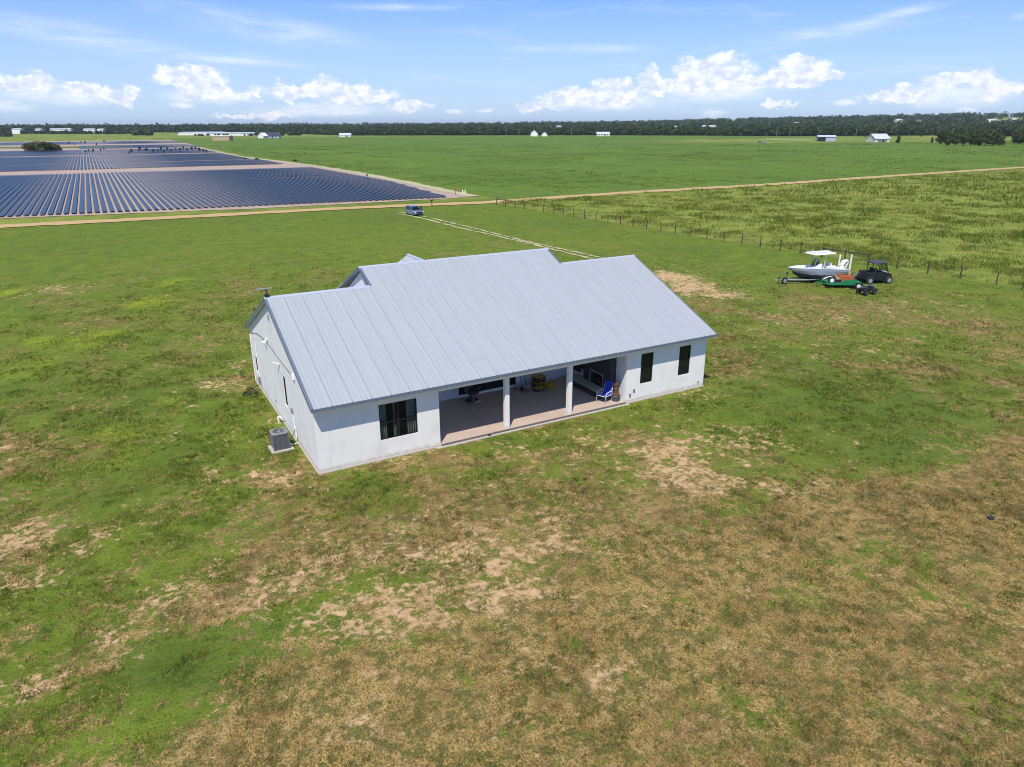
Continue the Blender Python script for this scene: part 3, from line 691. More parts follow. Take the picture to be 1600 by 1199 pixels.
for (u0, u1, vr) in ((-OS, U2, VR1), (U2, U3, VR2), (U3, L_+OS, VR3)):
    zb = lambda a, b, vr=vr: rz(vr)-SL*(b-vr)
    end = 2*vr+OF
    slab([(u0, vr), (u1, vr), (u1, end), (u0, end)], zb); ribs(u0, u1, vr+.12, end, zb)
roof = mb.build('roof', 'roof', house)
# small cross gable on the far side of the ridge
GU, GV, GW = 9.43, 11.8, 3.2
GZ = rz(VR2)
mb = MB()
for sgn in (-1, 1):
    f_ = lambda a, b, sgn=sgn: GZ-.0-SL*abs(a-GU)
    slab([(GU, VR2+.1), (GU+sgn*GW, VR2+.1), (GU+sgn*GW, GV), (GU, GV)], lambda a, b: GZ-.02-.62*abs(a-GU))
    y_ = VR2+.3
    while y_ < GV:
        x1 = GU+sgn*GW; mb.add([(GU, y_, GZ-.02), (x1, y_, GZ-.02-.62*GW), (x1, y_+.04, GZ-.02-.62*GW), (GU, y_+.04, GZ-.02), (GU, y_+.01, GZ+.01), (x1, y_+.01, GZ+.01-.62*GW), (x1, y_+.03, GZ+.01-.62*GW), (GU, y_+.03, GZ+.01)],
                               [(4, 5, 6, 7), (0, 1, 5, 4), (3, 2, 6, 7)]); y_ += .23
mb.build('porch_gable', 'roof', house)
# caps, fascia and rake trim
mb = MB()
for (u0, u1, vr) in ((-OS-.01, U2-.0, VR1), (U2-.03, U3+.03, VR2), (U3, L_+OS+.01, VR3)):
    z = rz(vr); w_ = .17
    mb.add([(u0, vr-w_, z-SL*w_+.035), (u1, vr-w_, z-SL*w_+.035), (u0, vr, z+.05), (u1, vr, z+.05), (u0, vr+w_, z-SL*w_+.035), (u1, vr+w_, z-SL*w_+.035),
            (u0, vr-w_, z-SL*w_), (u1, vr-w_, z-SL*w_)], [(0, 1, 3, 2), (2, 3, 5, 4), (6, 7, 1, 0)])
mb.add([(GU-.12, VR2, GZ-.05), (GU-.12, GV+.02, GZ-.05), (GU, GV+.02, GZ+.035), (GU, VR2, GZ+.035), (GU+.12, VR2, GZ-.05), (GU+.12, GV+.02, GZ-.05)], [(0, 1, 2, 3), (3, 2, 5, 4)])
mb.build('ridge_cap', 'ridge', roof)
mb = MB(); mb.box(-OS, L_+OS, -OF-.02, -OF-.001, HE-.14, HE+.005)
def rake(u0, v0, v1, z0, z1, sgn):
    mb.add([(u0, v0, z0-.16), (u0, v1, z1-.16), (u0, v1, z1+.02), (u0, v0, z0+.02), (u0+sgn*.02, v0, z0-.16), (u0+sgn*.02, v1, z1-.16), (u0+sgn*.02, v1, z1+.02), (u0+sgn*.02, v0, z0+.02)],
           [(0, 1, 2, 3), (4, 5, 6, 7), (3, 2, 6, 7), (0, 1, 5, 4), (0, 3, 7, 4), (1, 2, 6, 5)])
rake(-OS-.001, -OF, VR1, HE, rz(VR1), -1); rake(-OS-.001, VR1, DEP+OF, rz(VR1), HE, -1)
rake(L_+OS+.001, -OF, VR3, HE, rz(VR3), 1)
rake(U2-.001, VR1, VR2, rz(VR1), rz(VR2), -1); rake(U2-.001, VR2, 2*VR2-VR1+1.5, rz(VR2), rz(VR1)-1.5*SL, -1)
rake(U3+.001, VR3, VR2, rz(VR3), rz(VR2), 1)
# flashing lines beside the rakes on top of the sheet
for (u0, va, vb) in ((-OS, -OF, VR1), (L_+OS-.10, -OF, VR3), (U2, VR1, VR2), (U3-.10, VR3, VR2)):
    mb.add([(u0, va, rz(va)+.036), (u0+.10, va, rz(va)+.036), (u0+.10, vb, rz(vb)+.036), (u0, vb, rz(vb)+.036)], [(0, 1, 2, 3)])
mb.build('roof_trim', 'trim', roof)
mb = MB(); mb.box(0, UA, -OF, -.001, HE-.15, HE-.141); mb.box(UA, UB, -OF, .019, HE-.15, HE-.141); mb.box(UB, L_, -OF, -.001, HE-.15, HE-.141)
mb.add([(-OS, VR1, rz(VR1)-.1), (-OS, DEP+OF, HE-.1), (0, DEP+OF, HE-.1), (0, VR1, rz(VR1)-.1)], [(0, 1, 2, 3)])
mb.build('soffit', 'soffit', house)

def window(axis_, off, a0, a1, z0, z1, cols, split, parent=house, curtains=False, gm='glass', inward=1):
    P = (lambda a, t, z: (a, off+t*inward, z)) if axis_ == 'x' else (lambda a, t, z: (off+t*inward, a, z))
    def bx(mb, a, b, t0, t1, c, d):
        p, q = P(a, t0, c), P(b, t1, d); mb.box(min(p[0], q[0]), max(p[0], q[0]), min(p[1], q[1]), max(p[1], q[1]), c, d)
    fr = MB(); fw_ = .055
    bx(fr, a0, a1, .05, .13, z0, z0+fw_); bx(fr, a0, a1, .05, .13, z1-fw_, z1); bx(fr, a0, a0+fw_, .05, .13, z0+fw_, z1-fw_); bx(fr, a1-fw_, a1, .05, .13, z0+fw_, z1-fw_)
    w_ = (a1-a0)/cols
    for k in range(1, cols): bx(fr, a0+k*w_-.05, a0+k*w_+.05, .045, .13, z0+fw_, z1-fw_)
    if split:
        for k in range(cols): bx(fr, a0+k*w_+.056, a0+(k+1)*w_-.056, .06, .12, z0+(z1-z0)*split-.03, z0+(z1-z0)*split+.03)
    f = fr.build('window', 'black', parent)
    g = MB(); bx(g, a0+fw_, a1-fw_, .095, .10, z0+fw_, z1-fw_); g.build('pane', gm, f)
    sl = MB(); bx(sl, a0, a1, .001, .049, z0, z0+.02); sl.build('sill', 'stucco', f)
    bk = MB(); bx(bk, a0, a1, .55, .56, z0-.1, z1+.1); bk.build('window_backing', 'charcoal', f)  # charcoal sheet set back behind the opening
    if curtains:
        for (ca, cb_) in curtains:
            c = MB(); n = 14; pts = []
            for i in range(n+1): pts.append((ca+(cb_-ca)*i/n, .22+.035*math.sin(i*2.3)))
            for i in range(n): c.add([P(pts[i][0], pts[i][1]-.06, z0-.1), P(pts[i+1][0], pts[i+1][1], z0-.1), P(pts[i+1][0], pts[i+1][1], z1), P(pts[i][0], pts[i][1], z1)], [(0, 1, 2, 3)])
            c.build('curtain', 'curtain', f)
    return f
window('x', 0, *W1, 2, .47, curtains=[(3.0, 3.42), (4.42, 4.9), (3.75, 3.88)], gm='clearglass')
window('x', 0, *W2, 1, .47); window('x', 0, *W3, 1, .5)
window('y', 0, *WL, 1, 0); window('y', 0, *WB, 1, 0)
# glass sliding doors at the back of the patio, window in its side wall
sd = MB()
for k in range(4):
    a = 9.6+k*.955
    sd.box(a, a+.955, PD+.05, PD+.11, .26, .34); sd.box(a, a+.955, PD+.05, PD+.11, 2.42, 2.5); sd.box(a, a+.06, PD+.05, PD+.11, .34, 2.42); sd.box(a+.895, a+.955, PD+.05, PD+.11, .34, 2.42)
sdo = sd.build('sliding_door', 'black', house); MB().box(9.66, 13.36, PD+.07, PD+.08, .34, 2.42).build('pane', 'glass', sdo)
MB().box(9.5, 13.5, PD-.06, PD-.001, .155, .25).build('door_sill', 'white', house)
window('y', UB+T, 3.95, 4.75, .85, 2.2, 1, 0, inward=-1)
# fireplace with its raised hearth
mb = MB(); mb.box(16.45, 17.1, 1.0, 4.3, .155, .50); he_ = mb.build('hearth', 'charcoal', house)
MB().box(16.41, 17.1, .97, 4.33, .502, .56).build('hearth_top', 'concrete', he_)
mb = MB(); wall_grid(mb, 'y', .95, 3.55, 17.1, .43, .565, 2.978, [(1.62, 2.80, .60, 1.30)]); fp = mb.build('fireplace', 'charcoal', house)
mb = MB(); mb.box(17.06, 17.099, 1.54, 1.62, .565, 1.38); mb.box(17.06, 17.099, 2.80, 2.88, .565, 1.38); mb.box(17.06, 17.099, 1.62, 2.80, 1.30, 1.38); mb.build('fireplace_surround', 'greymetal', fp)
mb = MB(); mb.box(17.30, 17.31, 1.62, 2.8, .60, 1.3); mb.build('fire_screen', 'glass', fp)
mb = MB(); mb.tube([(17.2, 1.8, .7), (17.2, 2.5, .8)], .06); mb.tube([(17.24, 2.6, .68), (17.2, 1.95, 1.0)], .05); mb.build('fire_log', 'brown', fp)
# bits on the gable wall
def gbox(name, v, z, w_, h_, d, m): return MB().box(-d, -.001, v-w_/2, v+w_/2, z-h_/2, z+h_/2).build(name, m, house, bevel=.01)
fl = gbox('floodlight', 9.5, 3.90, .14, .14, .08, 'white')
for s in (-.13, .13): m_ = MB(); m_.tube([(-.08, 9.5+s*.3, 3.88), (-.17, 9.5+s, 3.82)], [.03, .07]); m_.build('lamp_head', 'white', fl)
gbox('wall_camera', 9.05, 4.15, .12, .1, .12, 'white'); gbox('junction_box', 3.22, 3.76, .2, .26, .12, 'white')
gbox('vent_box', 7.85, 5.62, .18, .30, .05, 'greymetal'); gbox('electric_meter', 12.95, .62, .28, .36, .14, 'greymetal')
gbox('disconnect_box', 4.38, 1.62, .16, .26, .10, 'greymetal'); gbox('hose_bib', 8.6, .75, .07, .07, .09, 'chrome')
m_ = MB(); m_.tube([(-.03, 14.5, 3.2), (-.03, 12, 3.75), (-.03, 9.4, 3.95), (-.03, 6.2, 3.78), (-.03, 3.3, 3.7)], .012, 5); m_.build('cable', 'darkgrey', house)
m_ = MB(); m_.tube([(-.05, 14.45, .1), (-.05, 14.45, 3.1)], .035, 6); m_.tube([(-.04, 13.0, .8), (-.04, 13.0, 2.9)], .025, 6); m_.tube([(-.04, 4.38, 1.5), (-.04, 4.22, .9), (-.05, 4.1, .1)], .022, 6); m_.build('conduit', 'white', house)
m_ = MB(); m_.tube([(-.04, 6.35, 3.5), (-.3, 6.85, 3.5)], .03, 6); m_.tube([(-.05, 3.95, .3), (-.05, 3.95, .9)], .03, 6); m_.build('pipe_stub', 'white', house)
for (a, z) in ((17.85, .50), (18.12, .72)): MB().box(a-.06, a+.06, -.05, -.001, z-.08, z+.08).build('outlet_box', 'greymetal', house)
m_ = MB(); m_.box(23.0, 23.08, -.05, -.001, .3, .42); m_.build('outlet_box', 'greymetal', house)
# small aerial on the left end of the ridge
ant = empty('roof_aerial', (-.05, VR1, rz(VR1)+.04), 0, 'small dark aerial with a flat bar on the left end of the ridge', 'aerial')
m_ = MB(); m_.box(-.12, .12, -.1, .1, 0, .13); m_.tube([(0, 0, .13), (0, 0, .42)], .03, 6); m_.build('mount', 'blackplastic', ant, bevel=.01)
m_ = MB(); m_.box(-.55, .3, -.05, .05, .40, .44); m_.build('bar', 'alu', ant)

# ------------------------------------------------------------------ things round the house
bk_s = .8
ac = empty('air_conditioner', (-.93, 3.70, 0), 0, 'grey air conditioning unit on a concrete pad beside the gable wall', 'air conditioner')
MB().box(-.52, .56, -.52, .52, -.03, .09).build('pad', 'concrete', ac, bevel=.01)
m_ = MB()
for k in range(14): m_.box(-.37, .37, -.37, .37, .13+k*.053, .13+k*.053+.026)
m_.box(-.345, .345, -.345, .345, .10, .90)
for sx in (-1, 1):
    for sy in (-1, 1): m_.box(min(sx*.39, sx*.35), max(sx*.39, sx*.35), min(sy*.39, sy*.35), max(sy*.39, sy*.35), .091, .88)
m_.build('cabinet', 'acgrey', ac)
m_ = MB(); n = 20; ring = []
inner = [(.29*math.cos(2*math.pi*j/n), .29*math.sin(2*math.pi*j/n)) for j in range(n)]
def sq(th): c, s = math.cos(th), math.sin(th); k = .40/max(abs(c), abs(s)); return (c*k, s*k)
outer = [sq(2*math.pi*j/n) for j in range(n)]
m_.loft([[(x, y, .90) for x, y in outer], [(x, y, .95) for x, y in outer], [(x, y, .96) for x, y in inner], [(x, y, .90) for x, y in inner]], caps=False)
m_.build('top_cover', 'greymetal', ac)
m_ = MB(); m_.tube([(0, 0, .90), (0, 0, .945)], .09, 12)
for j in range(5):
    th = j*1.2566; m_.add([(.08*math.cos(th), .08*math.sin(th), .91), (.27*math.cos(th-.25), .27*math.sin(th-.25), .905), (.27*math.cos(th+.25), .27*math.sin(th+.25), .93)], [(0, 1, 2)])
m_.build('fan', 'alu', ac)
m_ = MB()
for r in (.1, .16, .22, .28):
    m_.tube([(r*math.cos(t*.3927), r*math.sin(t*.3927), .97) for t in range(17)], .005, 4)
m_.build('fan_guard', 'darkgrey', ac)
m_ = MB(); m_.tube([(.38, .1, .35), (.6, .05, .42), (.87, .3, .75)], .022, 6); m_.tube([(.38, .0, .18), (.65, -.02, .10), (.88, .02, .12)], .028, 6, 1); m_.build('refrigerant_line', ['blackplastic', 'white'], ac)
vp = MB(); vp.tube([(0, 0, 0), (0, 0, .32), (.0, .0, .36), (.12, -.22, .36), (.14, -.25, .3)], .045, 8)
vp = tag(vp.build('vent_pipe', 'white'), 'white plastic pipe bend sticking out of the grass beside the gable wall', 'pipe'); vp.location = (-.28, 7.1, 0)
hs = MB(); pts = []
for k in range(40):
    th = k*.55; pts.append((-.75+.38*math.cos(th)+.12*math.sin(k), 12.1+.5*math.sin(th)+.1*math.cos(k*1.7), .05+.008*k))
hs.tube(pts+[(-.2, 12.6, .4), (-.08, 12.8, .5)], .022, 6)
tag(hs.build('garden_hose', 'blackplastic'), 'black garden hose coiled on the grass by the far end of the gable wall', 'hose')
# patio furniture
ZP = .151
bc = empty('barber_chair', (10.0, 4.45, ZP), 0, 'black barber chair with chrome base standing on the patio by the glass doors', 'barber chair')
m_ = MB(); bc.scale = (1.2, 1.2, 1.12); m_.tube([(0, 0, 0), (0, 0, .06)], [.34, .31], 20); m_.tube([(0, 0, .06), (0, 0, .42)], [.11, .09], 12); m_.build('base', 'darkgrey', bc, smooth=False)
m_ = MB(); m_.box(-.28, .28, -.28, .26, .44, .60); m_.build('seat', 'blackplastic', bc, bevel=.04)
m_ = MB(); m_.prism([(.20, .58), (.32, .58), (.46, 1.18), (.34, 1.20)], 'x', -.25, .25); m_.build('backrest', 'blackplastic', bc, bevel=.03)
m_ = MB(); m_.box(-.13, .13, .36, .48, 1.22, 1.38); m_.build('headrest', 'blackplastic', bc, bevel=.03)
for s in (-1, 1): m_ = MB(); m_.box(min(s*.28, s*.35), max(s*.28, s*.35), -.30, .26, .74, .82); m_.box(min(s*.30, s*.34), max(s*.30, s*.34), -.22, .2, .55, .74); m_.build('armrest', 'darkgrey', bc, bevel=.015)
m_ = MB(); m_.tube([(-.12, -.26, .46), (-.14, -.58, .22)], .022, 6); m_.tube([(.12, -.26, .46), (.14, -.58, .22)], .022, 6); m_.prism([(-.70, .16), (-.50, .16), (-.50, .20), (-.70, .26)], 'x', -.2, .2); m_.build('footrest', 'chrome', bc)
lc = empty('patio_chair', (16.52, .62, ZP), math.radians(-68), 'blue sling patio chair with white metal frame at the right end of the patio', 'chair')
for s in (-.30, .30):
    m_ = MB(); m_.tube([(s, -.34, 0), (s, -.32, .56), (s, -.24, .62), (s, .28, .64), (s, .36, .58), (s, .30, 0)], .019, 8); m_.build('side_frame', 'white', lc, smooth=True)
    m_ = MB(); m_.tube([(s*.86, -.30, .42), (s*.86, .18, .36), (s*.86, .30, .46), (s*.86, .50, 1.0)], .017, 8); m_.build('sling_rail', 'white', lc, smooth=True)
m_ = MB(); m_.tube([(-.30, -.30, .40), (.30, -.30, .40)], .016, 6); m_.tube([(-.30, .25, .36), (.30, .25, .36)], .016, 6); m_.tube([(-.26, .50, 1.0), (.26, .50, 1.0)], .016, 6); m_.build('crossbar', 'white', lc)
m_ = MB(); prof = [(-.30, .43), (-.05, .37), (.16, .365), (.27, .43), (.36, .66), (.49, 1.0)]
m_.loft([[(-.25, y, z), (.25, y, z), (.25, y+.012, z+.014), (-.25, y+.012, z+.014)] for y, z in prof]); m_.build('sling', 'bluefab', lc, smooth=False)
m_ = MB(); m_.box(-.22, .22, .40, .50, .98, 1.12); m_.build('head_cushion', 'bluefab', lc, bevel=.03)
tb = empty('carved_stump', (17.18, .42, ZP), 0, 'brown carved post standing on a dark round tub beside the blue chair', 'ornament')
m_ = MB(); m_.tube([(0, 0, 0), (0, 0, .30), (0, 0, .33)], [.24, .26, .24], 20); m_.build('tub', 'darkgrey', tb)
m_ = MB(); m_.tube([(0, 0, .33), (0, 0, .42), (0, 0, .46), (0, 0, .62), (0, 0, .66), (0, 0, .86), (0, 0, .92), (0, 0, 1.10), (0, 0, 1.14)], [.20, .19, .14, .13, .16, .11, .15, .13, .08], 12); m_.build('post', 'brown', tb, smooth=False)
def crate(name, loc, rz_, size, m1, m2, label, cat='box'):
    e = empty(name, loc, rz_, label, cat); a, b, c = size
    m_ = MB(); m_.add([(-a*.46, -b*.46, 0), (a*.46, -b*.46, 0), (a*.46, b*.46, 0), (-a*.46, b*.46, 0), (-a/2, -b/2, c*.86), (a/2, -b/2, c*.86), (a/2, b/2, c*.86), (-a/2, b/2, c*.86)],
                      [(3, 2, 1, 0), (4, 5, 6, 7), (0, 1, 5, 4), (1, 2, 6, 5), (2, 3, 7, 6), (3, 0, 4, 7)]); m_.build('body', m1, e, bevel=.012)
    m_ = MB(); m_.box(-a*.53, a*.53, -b*.53, b*.53, c*.862, c); m_.build('lid', m2, e, bevel=.01)
    m_ = MB(); m_.box(-.09, .09, -b*.53-.02, -b*.5, c*.55, c*.7); m_.build('latch', m2, e)
crate('storage_tote', (14.50, 4.45, ZP), .1, (.72, .5, .36), 'blackplastic', 'yellow', 'black storage tote with yellow lid at the bottom of the stack on the patio', 'storage tote')
crate('storage_tote', (14.52, 4.50, ZP+.362), .02, (.68, .48, .36), 'blackplastic', 'yellow', 'black storage tote with yellow lid on top of the stack on the patio', 'storage tote')
crate('yellow_crate', (15.02, 4.05, ZP), .25, (.60, .42, .34), 'yellow', 'yellow', 'plain yellow crate standing right of the black totes on the patio', 'crate')
crate('tool_case', (14.22, 3.98, ZP), -.1, (.66, .40, .22), 'blackplastic', 'yellow', 'low black and yellow tool case in front of the stacked totes', 'tool case')
pw = empty('pressure_washer', (13.55, 4.35, ZP), .4, 'small wheeled pressure washer with dark handle frame left of the yellow cases', 'pressure washer')
m_ = MB(); m_.box(-.2, .2, -.22, .2, .14, .42); m_.build('engine', 'greymetal', pw, bevel=.03)
for s in (-1, 1):
    m_ = MB(); m_.tube([(s*.23, .15, .14), (s*.29, .15, .14)], .14, 14); m_.build('wheel', 'rubber', pw)
    m_ = MB(); m_.tube([(s*.2, -.25, .08), (s*.2, .18, .12), (s*.2, .3, .95)], .018, 6); m_.build('handle', 'blackplastic', pw)
m_ = MB(); m_.tube([(-.2, .3, .95), (.2, .3, .95)], .018, 6); m_.build('handle_bar', 'blackplastic', pw)
m_ = MB(); m_.tube([(0, 0, 0), (.12, .38, 1.45)], .014, 6); m_.tube([(-.12, -.03, 0), (.12, .03, .02)], .03, 6); o = m_.build('broom', 'postwood'); o.location = (13.15, 4.9, ZP+.03)
tag(o, 'thin broom leaning on the back wall of the patio left of the pressure washer', 'broom')
bk = empty('black_bucket', tuple(at(1548, 812)), 0, 'small black tub lying alone in the hay coloured grass at the right', 'tub')
m_ = MB(); m_.tube([(0, 0, 0), (0, 0, .07), (0, 0, .13)], [.12, .15, .14], 16); m_.build('bowl', 'blackplastic', bk); bk.scale = (bk_s,)*3
m_ = MB(); m_.tube([(.15*math.cos(t*.39), .15*math.sin(t*.39), .13) for t in range(17)], .018, 5); m_.build('rim', 'darkgrey', bk)
m_ = MB(); m_.tube([(0, 0, 0), (0, .02, .05)], [.07, .06], 10); m_.tube([(0, .02, .05), (0, .02, .07)], [.09, .09], 10); o = m_.build('sprinkler_cap', 'blackplastic'); o.location = (at(765, 682).x, at(765, 682).y, .02)
tag(o, 'tiny black cap in the grass in front of the patio slab', 'cap')

# ------------------------------------------------------------------ wheels
def wheel(name, parent, c, r, wdt, axis_='y', tyre='rubber', rim='alu'):
    d = {'x': (1, 0, 0), 'y': (0, 1, 0)}[axis_]; c = Vector(c); d = Vector(d)
    e = MB(); e.tube([c-d*wdt/2, c-d*wdt*.38, c+d*wdt*.38, c+d*wdt/2], [r*.86, r, r, r*.86], 20); t_ = e.build('wheel', tyre, parent)
    t_.name = name
    k = MB(); k.tube([c-d*(wdt/2+.012), c+d*(wdt/2+.012)], r*.56, 14); k.tube([c-d*(wdt/2+.03), c+d*(wdt/2+.03)], r*.16, 8); k.build('rim', rim, t_)
    return t_
# ------------------------------------------------------------------ boat on its trailer (bow to the left = -x)
BL = 7.0
pB = at(1227, 440.5); pS = at(1318, 430.5)
pB = at(1229, 443.6); pS = at(1317, 437.6); bdir = pS-pB; brz = math.atan2(bdir.y, bdir.x); BS = bdir.length/7.35; print('boat', BS)
boat = empty('fishing_boat', tuple(pB), brz, 'white centre console fishing boat with a T-top parked on its trailer', 'boat')
def hull_section(x):
    t = x/BL                       # 0 bow .. 1 stern
    w_ = 1.25*min(1, (math.sin(min(1, t*1.7+.02)*math.pi/2))**.72)
    sheer = 1.80-.42*t+.05*math.sin(t*3.14); keel = .50+.55*max(0, 1-t/.30)**1.7
    chw = w_*(.34+.52*min(1, t*2.2)); chz = .80+.42*max(0, 1-t/.5)**1.5
    return w_, sheer, keel, chw, chz
xs = [0, .12, .3, .6, 1, 1.6, 2.4, 3.4, 4.6, 5.8, BL]
sec = [(x,)+hull_section(x) for x in xs]; sec[0] = (0, .04, 1.80, 1.10, .03, 1.30)
sh = lambda x, k: x+k*max(0, 1-x/3.0)**2          # the stem rakes back below the sheer
m_ = MB()
for sg in (-1, 1):
    m_.loft([[(x, sg*w_, s), (sh(x, .2), sg*(w_*.93+cw*.06), s-.25), (sh(x, .5), sg*(w_*.35+cw*.65), cz+.14)] for x, w_, s, k, cw, cz in sec], 0, closed=False, caps=False)
    m_.loft([[(sh(x, .5), sg*(w_*.35+cw*.65), cz+.14), (sh(x, .66), sg*cw, cz-.16)] for x, w_, s, k, cw, cz in sec], 1, closed=False, caps=False)
m_.loft([[(sh(x, .66), -cw, cz-.16), (sh(x, 1.05), 0, k-.04), (sh(x, .66), cw, cz-.16)] for x, w_, s, k, cw, cz in sec], 1, closed=False, caps=False)
x, w_, s, k, cw, cz = sec[-1]; m_.add([(x, -w_, s), (x, -cw, cz), (x, 0, k), (x, cw, cz), (x, w_, s)], [(0, 1, 2, 3, 4)], 0)
m_.build('hull', ['hullgrey', 'hullblack'], boat)
m_ = MB()   # gunwale cap and inner liner
o_ = [[(x, sg*w_*1.02, s), (x, sg*w_*1.02, s+.05), (x, sg*max(w_-.2, .0), s+.05), (x, sg*max(w_-.2, .0), s-.42 if x > 1.7 else s-.16)] for sg in (1,) for x, w_, s, k, cw, cz in sec]
m_.loft(o_, 0, closed=False, caps=False)
o_ = [[(x, sg*w_*1.02, s), (x, sg*w_*1.02, s+.05), (x, sg*max(w_-.2, .0), s+.05), (x, sg*max(w_-.2, .0), s-.42 if x > 1.7 else s-.16)] for sg in (-1,) for x, w_, s, k, cw, cz in sec]
m_.loft(o_, 0, closed=False, caps=False); m_.build('gunwale', 'gelcoat', boat)
m_ = MB(); fl_ = [[(x, -max(w_-.19, .01), s-(.40 if x > 1.7 else .14)), (x, max(w_-.19, .01), s-(.40 if x > 1.7 else .14))] for x, w_, s, k, cw, cz in sec]; m_.loft(fl_, 0, closed=False, caps=False)
m_.box(5.9, 6.95, -1.0, 1.0, 1.0, 1.40); m_.build('deck', 'gelcoat', boat)
m_ = MB(); m_.prism([(2.75, 1.0), (4.0, 1.0), (4.0, 2.05), (3.7, 2.12), (3.1, 1.75), (2.75, 1.5)], 'y', -.42, .42); cn = m_.build('console', 'gelcoat', boat, bevel=.03)
m_ = MB(); m_.prism([(3.08, 1.78), (3.70, 2.14), (3.62, 2.55), (3.28, 2.35)], 'y', -.39, .39); m_.build('windshield', 'clearglass', cn)
m_ = MB(); m_.tube([(4.05, .0, 1.75), (4.09, .0, 1.77)], .17, 14); m_.build('steering_wheel', 'blackplastic', cn)
m_ = MB(); m_.box(4.65, 5.2, -.48, .48, 1.55, 1.75); m_.box(4.7, 5.15, -.42, .42, 1.0, 1.55); m_.box(5.12, 5.2, -.46, .46, 1.75, 2.1); m_.build('helm_seat', 'gelcoat', boat, bevel=.03)
tt = MB(); tt.loft([[(x, y*wy, z) for x, y, z in ((2.45, -.75, 3.17), (2.6, -.98, 3.17), (5.1, -.98, 3.22), (5.25, -.85, 3.22), (5.25, .85, 3.22), (5.1, .98, 3.22), (2.6, .98, 3.17), (2.45, .75, 3.17))] for wy in (1.0,)]
        + [[(x, y, z+.09) for x, y, z in ((2.5, -.7, 3.17), (2.65, -.9, 3.17), (5.05, -.9, 3.22), (5.2, -.8, 3.22), (5.2, .8, 3.22), (5.05, .9, 3.22), (2.65, .9, 3.17), (2.5, .7, 3.17))]])
to = tt.build('t_top', 'gelcoat', boat)
m_ = MB(); m_.box(3.2, 4.4, -.4, .4, 3.06, 3.17); m_.build('electronics_box', 'darkgrey', to)
m_ = MB(); m_.tube([(3.0, .35, 3.28), (3.0, .35, 3.55)], .02, 6); m_.box(4.7, 4.95, -.12, .12, 3.30, 3.42); m_.tube([(3.0, -.3, 3.28), (3.0, -.3, 3.4)], .08, 8); m_.build('navigation_light', 'white', to)
for s in (-.5, .5):
    for (xa, xb) in ((2.75, 3.15), (4.05, 4.25)):
        m_ = MB(); m_.tube([(xa, s, 1.02), (xb, s*1.1, 3.17)], .032, 8); m_.build('t_top_leg', 'alu' if xa < 3 else 'white', boat)
m_ = MB(); m_.tube([(3.15, -.52, 2.5), (4.22, -.52, 2.5)], .025, 6); m_.tube([(3.15, .52, 2.5), (4.22, .52, 2.5)], .025, 6); m_.build('brace_bar', 'alu', boat)
ob = MB(); ob.loft([[(7.1+dx, y, z) for dx, y in ((-.28, -.2), (.30, -.22), (.42, -.1), (.42, .1), (.30, .22), (-.28, .2), (-.34, 0))] for z in (1.35,)] +
                   [[(7.15+dx*1.15, y*1.25, z) for dx, y in ((-.28, -.2), (.30, -.22), (.42, -.1), (.42, .1), (.30, .22), (-.28, .2), (-.34, 0))] for z in (1.75,)] +
                   [[(7.22+dx*1.0, y*1.1, z) for dx, y in ((-.28, -.2), (.30, -.22), (.42, -.1), (.42, .1), (.30, .22), (-.28, .2), (-.34, 0))] for z in (2.15,)] +
                   [[(7.28+dx*.6, y*.6, z) for dx, y in ((-.28, -.2), (.30, -.22), (.42, -.1), (.42, .1), (.30, .22), (-.28, .2), (-.34, 0))] for z in (2.3,)])
obm = ob.build('outboard_motor', 'gelcoat', boat, smooth=False)
m_ = MB(); m_.prism([(6.93, 1.7), (7.05, 1.68), (7.42, 2.1), (7.30, 2.14)], 'y', -.282, .282); m_.build('cowl_stripe', 'black', obm)
m_ = MB(); m_.prism([(7.05, 1.34), (7.35, 1.34), (7.40, .75), (7.55, .45), (7.15, .45), (7.1, .8)], 'y', -.07, .07); m_.tube([(7.05, 0, .55), (7.65, 0, .55)], [.06, .05], 8); m_.build('lower_unit', 'gelcoat', obm)
for y, zt in ((-1.05, 3.05), (.75, 2.75)):
    m_ = MB(); m_.box(7.05, 7.19, y-.06, y+.06, .62, zt); m_.build('anchor_pole', 'white', boat, bevel=.01)
boat.scale = (BS,)*3
tr = empty('boat_trailer', tuple(pB), brz, 'silver aluminium boat trailer carrying the fishing boat', 'trailer'); tr.scale = (BS,)*3
for s in (-1, 1): m_ = MB(); m_.tube([(-.9, 0, .50), (.6, s*.45, .47), (2.0, s*.8, .46), (6.6, s*.82, .50)], .06, 6); m_.build('frame_rail', 'alu', tr)
m_ = MB()
for x in (2.0, 3.6, 5.9): m_.box(x, x+.1, -.8, .8, .40, .46)
m_.build('crossmember', 'alu', tr)
m_ = MB(); m_.box(-1.5, -.8, -.06, .06, .44, .54); m_.tube([(-1.5, 0, .50), (-1.62, 0, .50)], .06, 8); m_.build('coupler', 'alu', tr)
m_ = MB(); m_.tube([(-.2, 0, .5), (-.02, 0, 1.25)], .045, 6); m_.tube([(-.05, -.12, 1.2), (-.05, .12, 1.2)], .10, 10); m_.build('winch_post', 'darkgrey', tr)
m_ = MB(); m_.tube([(-1.1, -.12, .08), (-1.1, -.12, .85)], .04, 8); m_.build('tongue_jack', 'blackplastic', tr)
wheel('spare_wheel', tr, (-.45, -.20, .40), .38, .2)
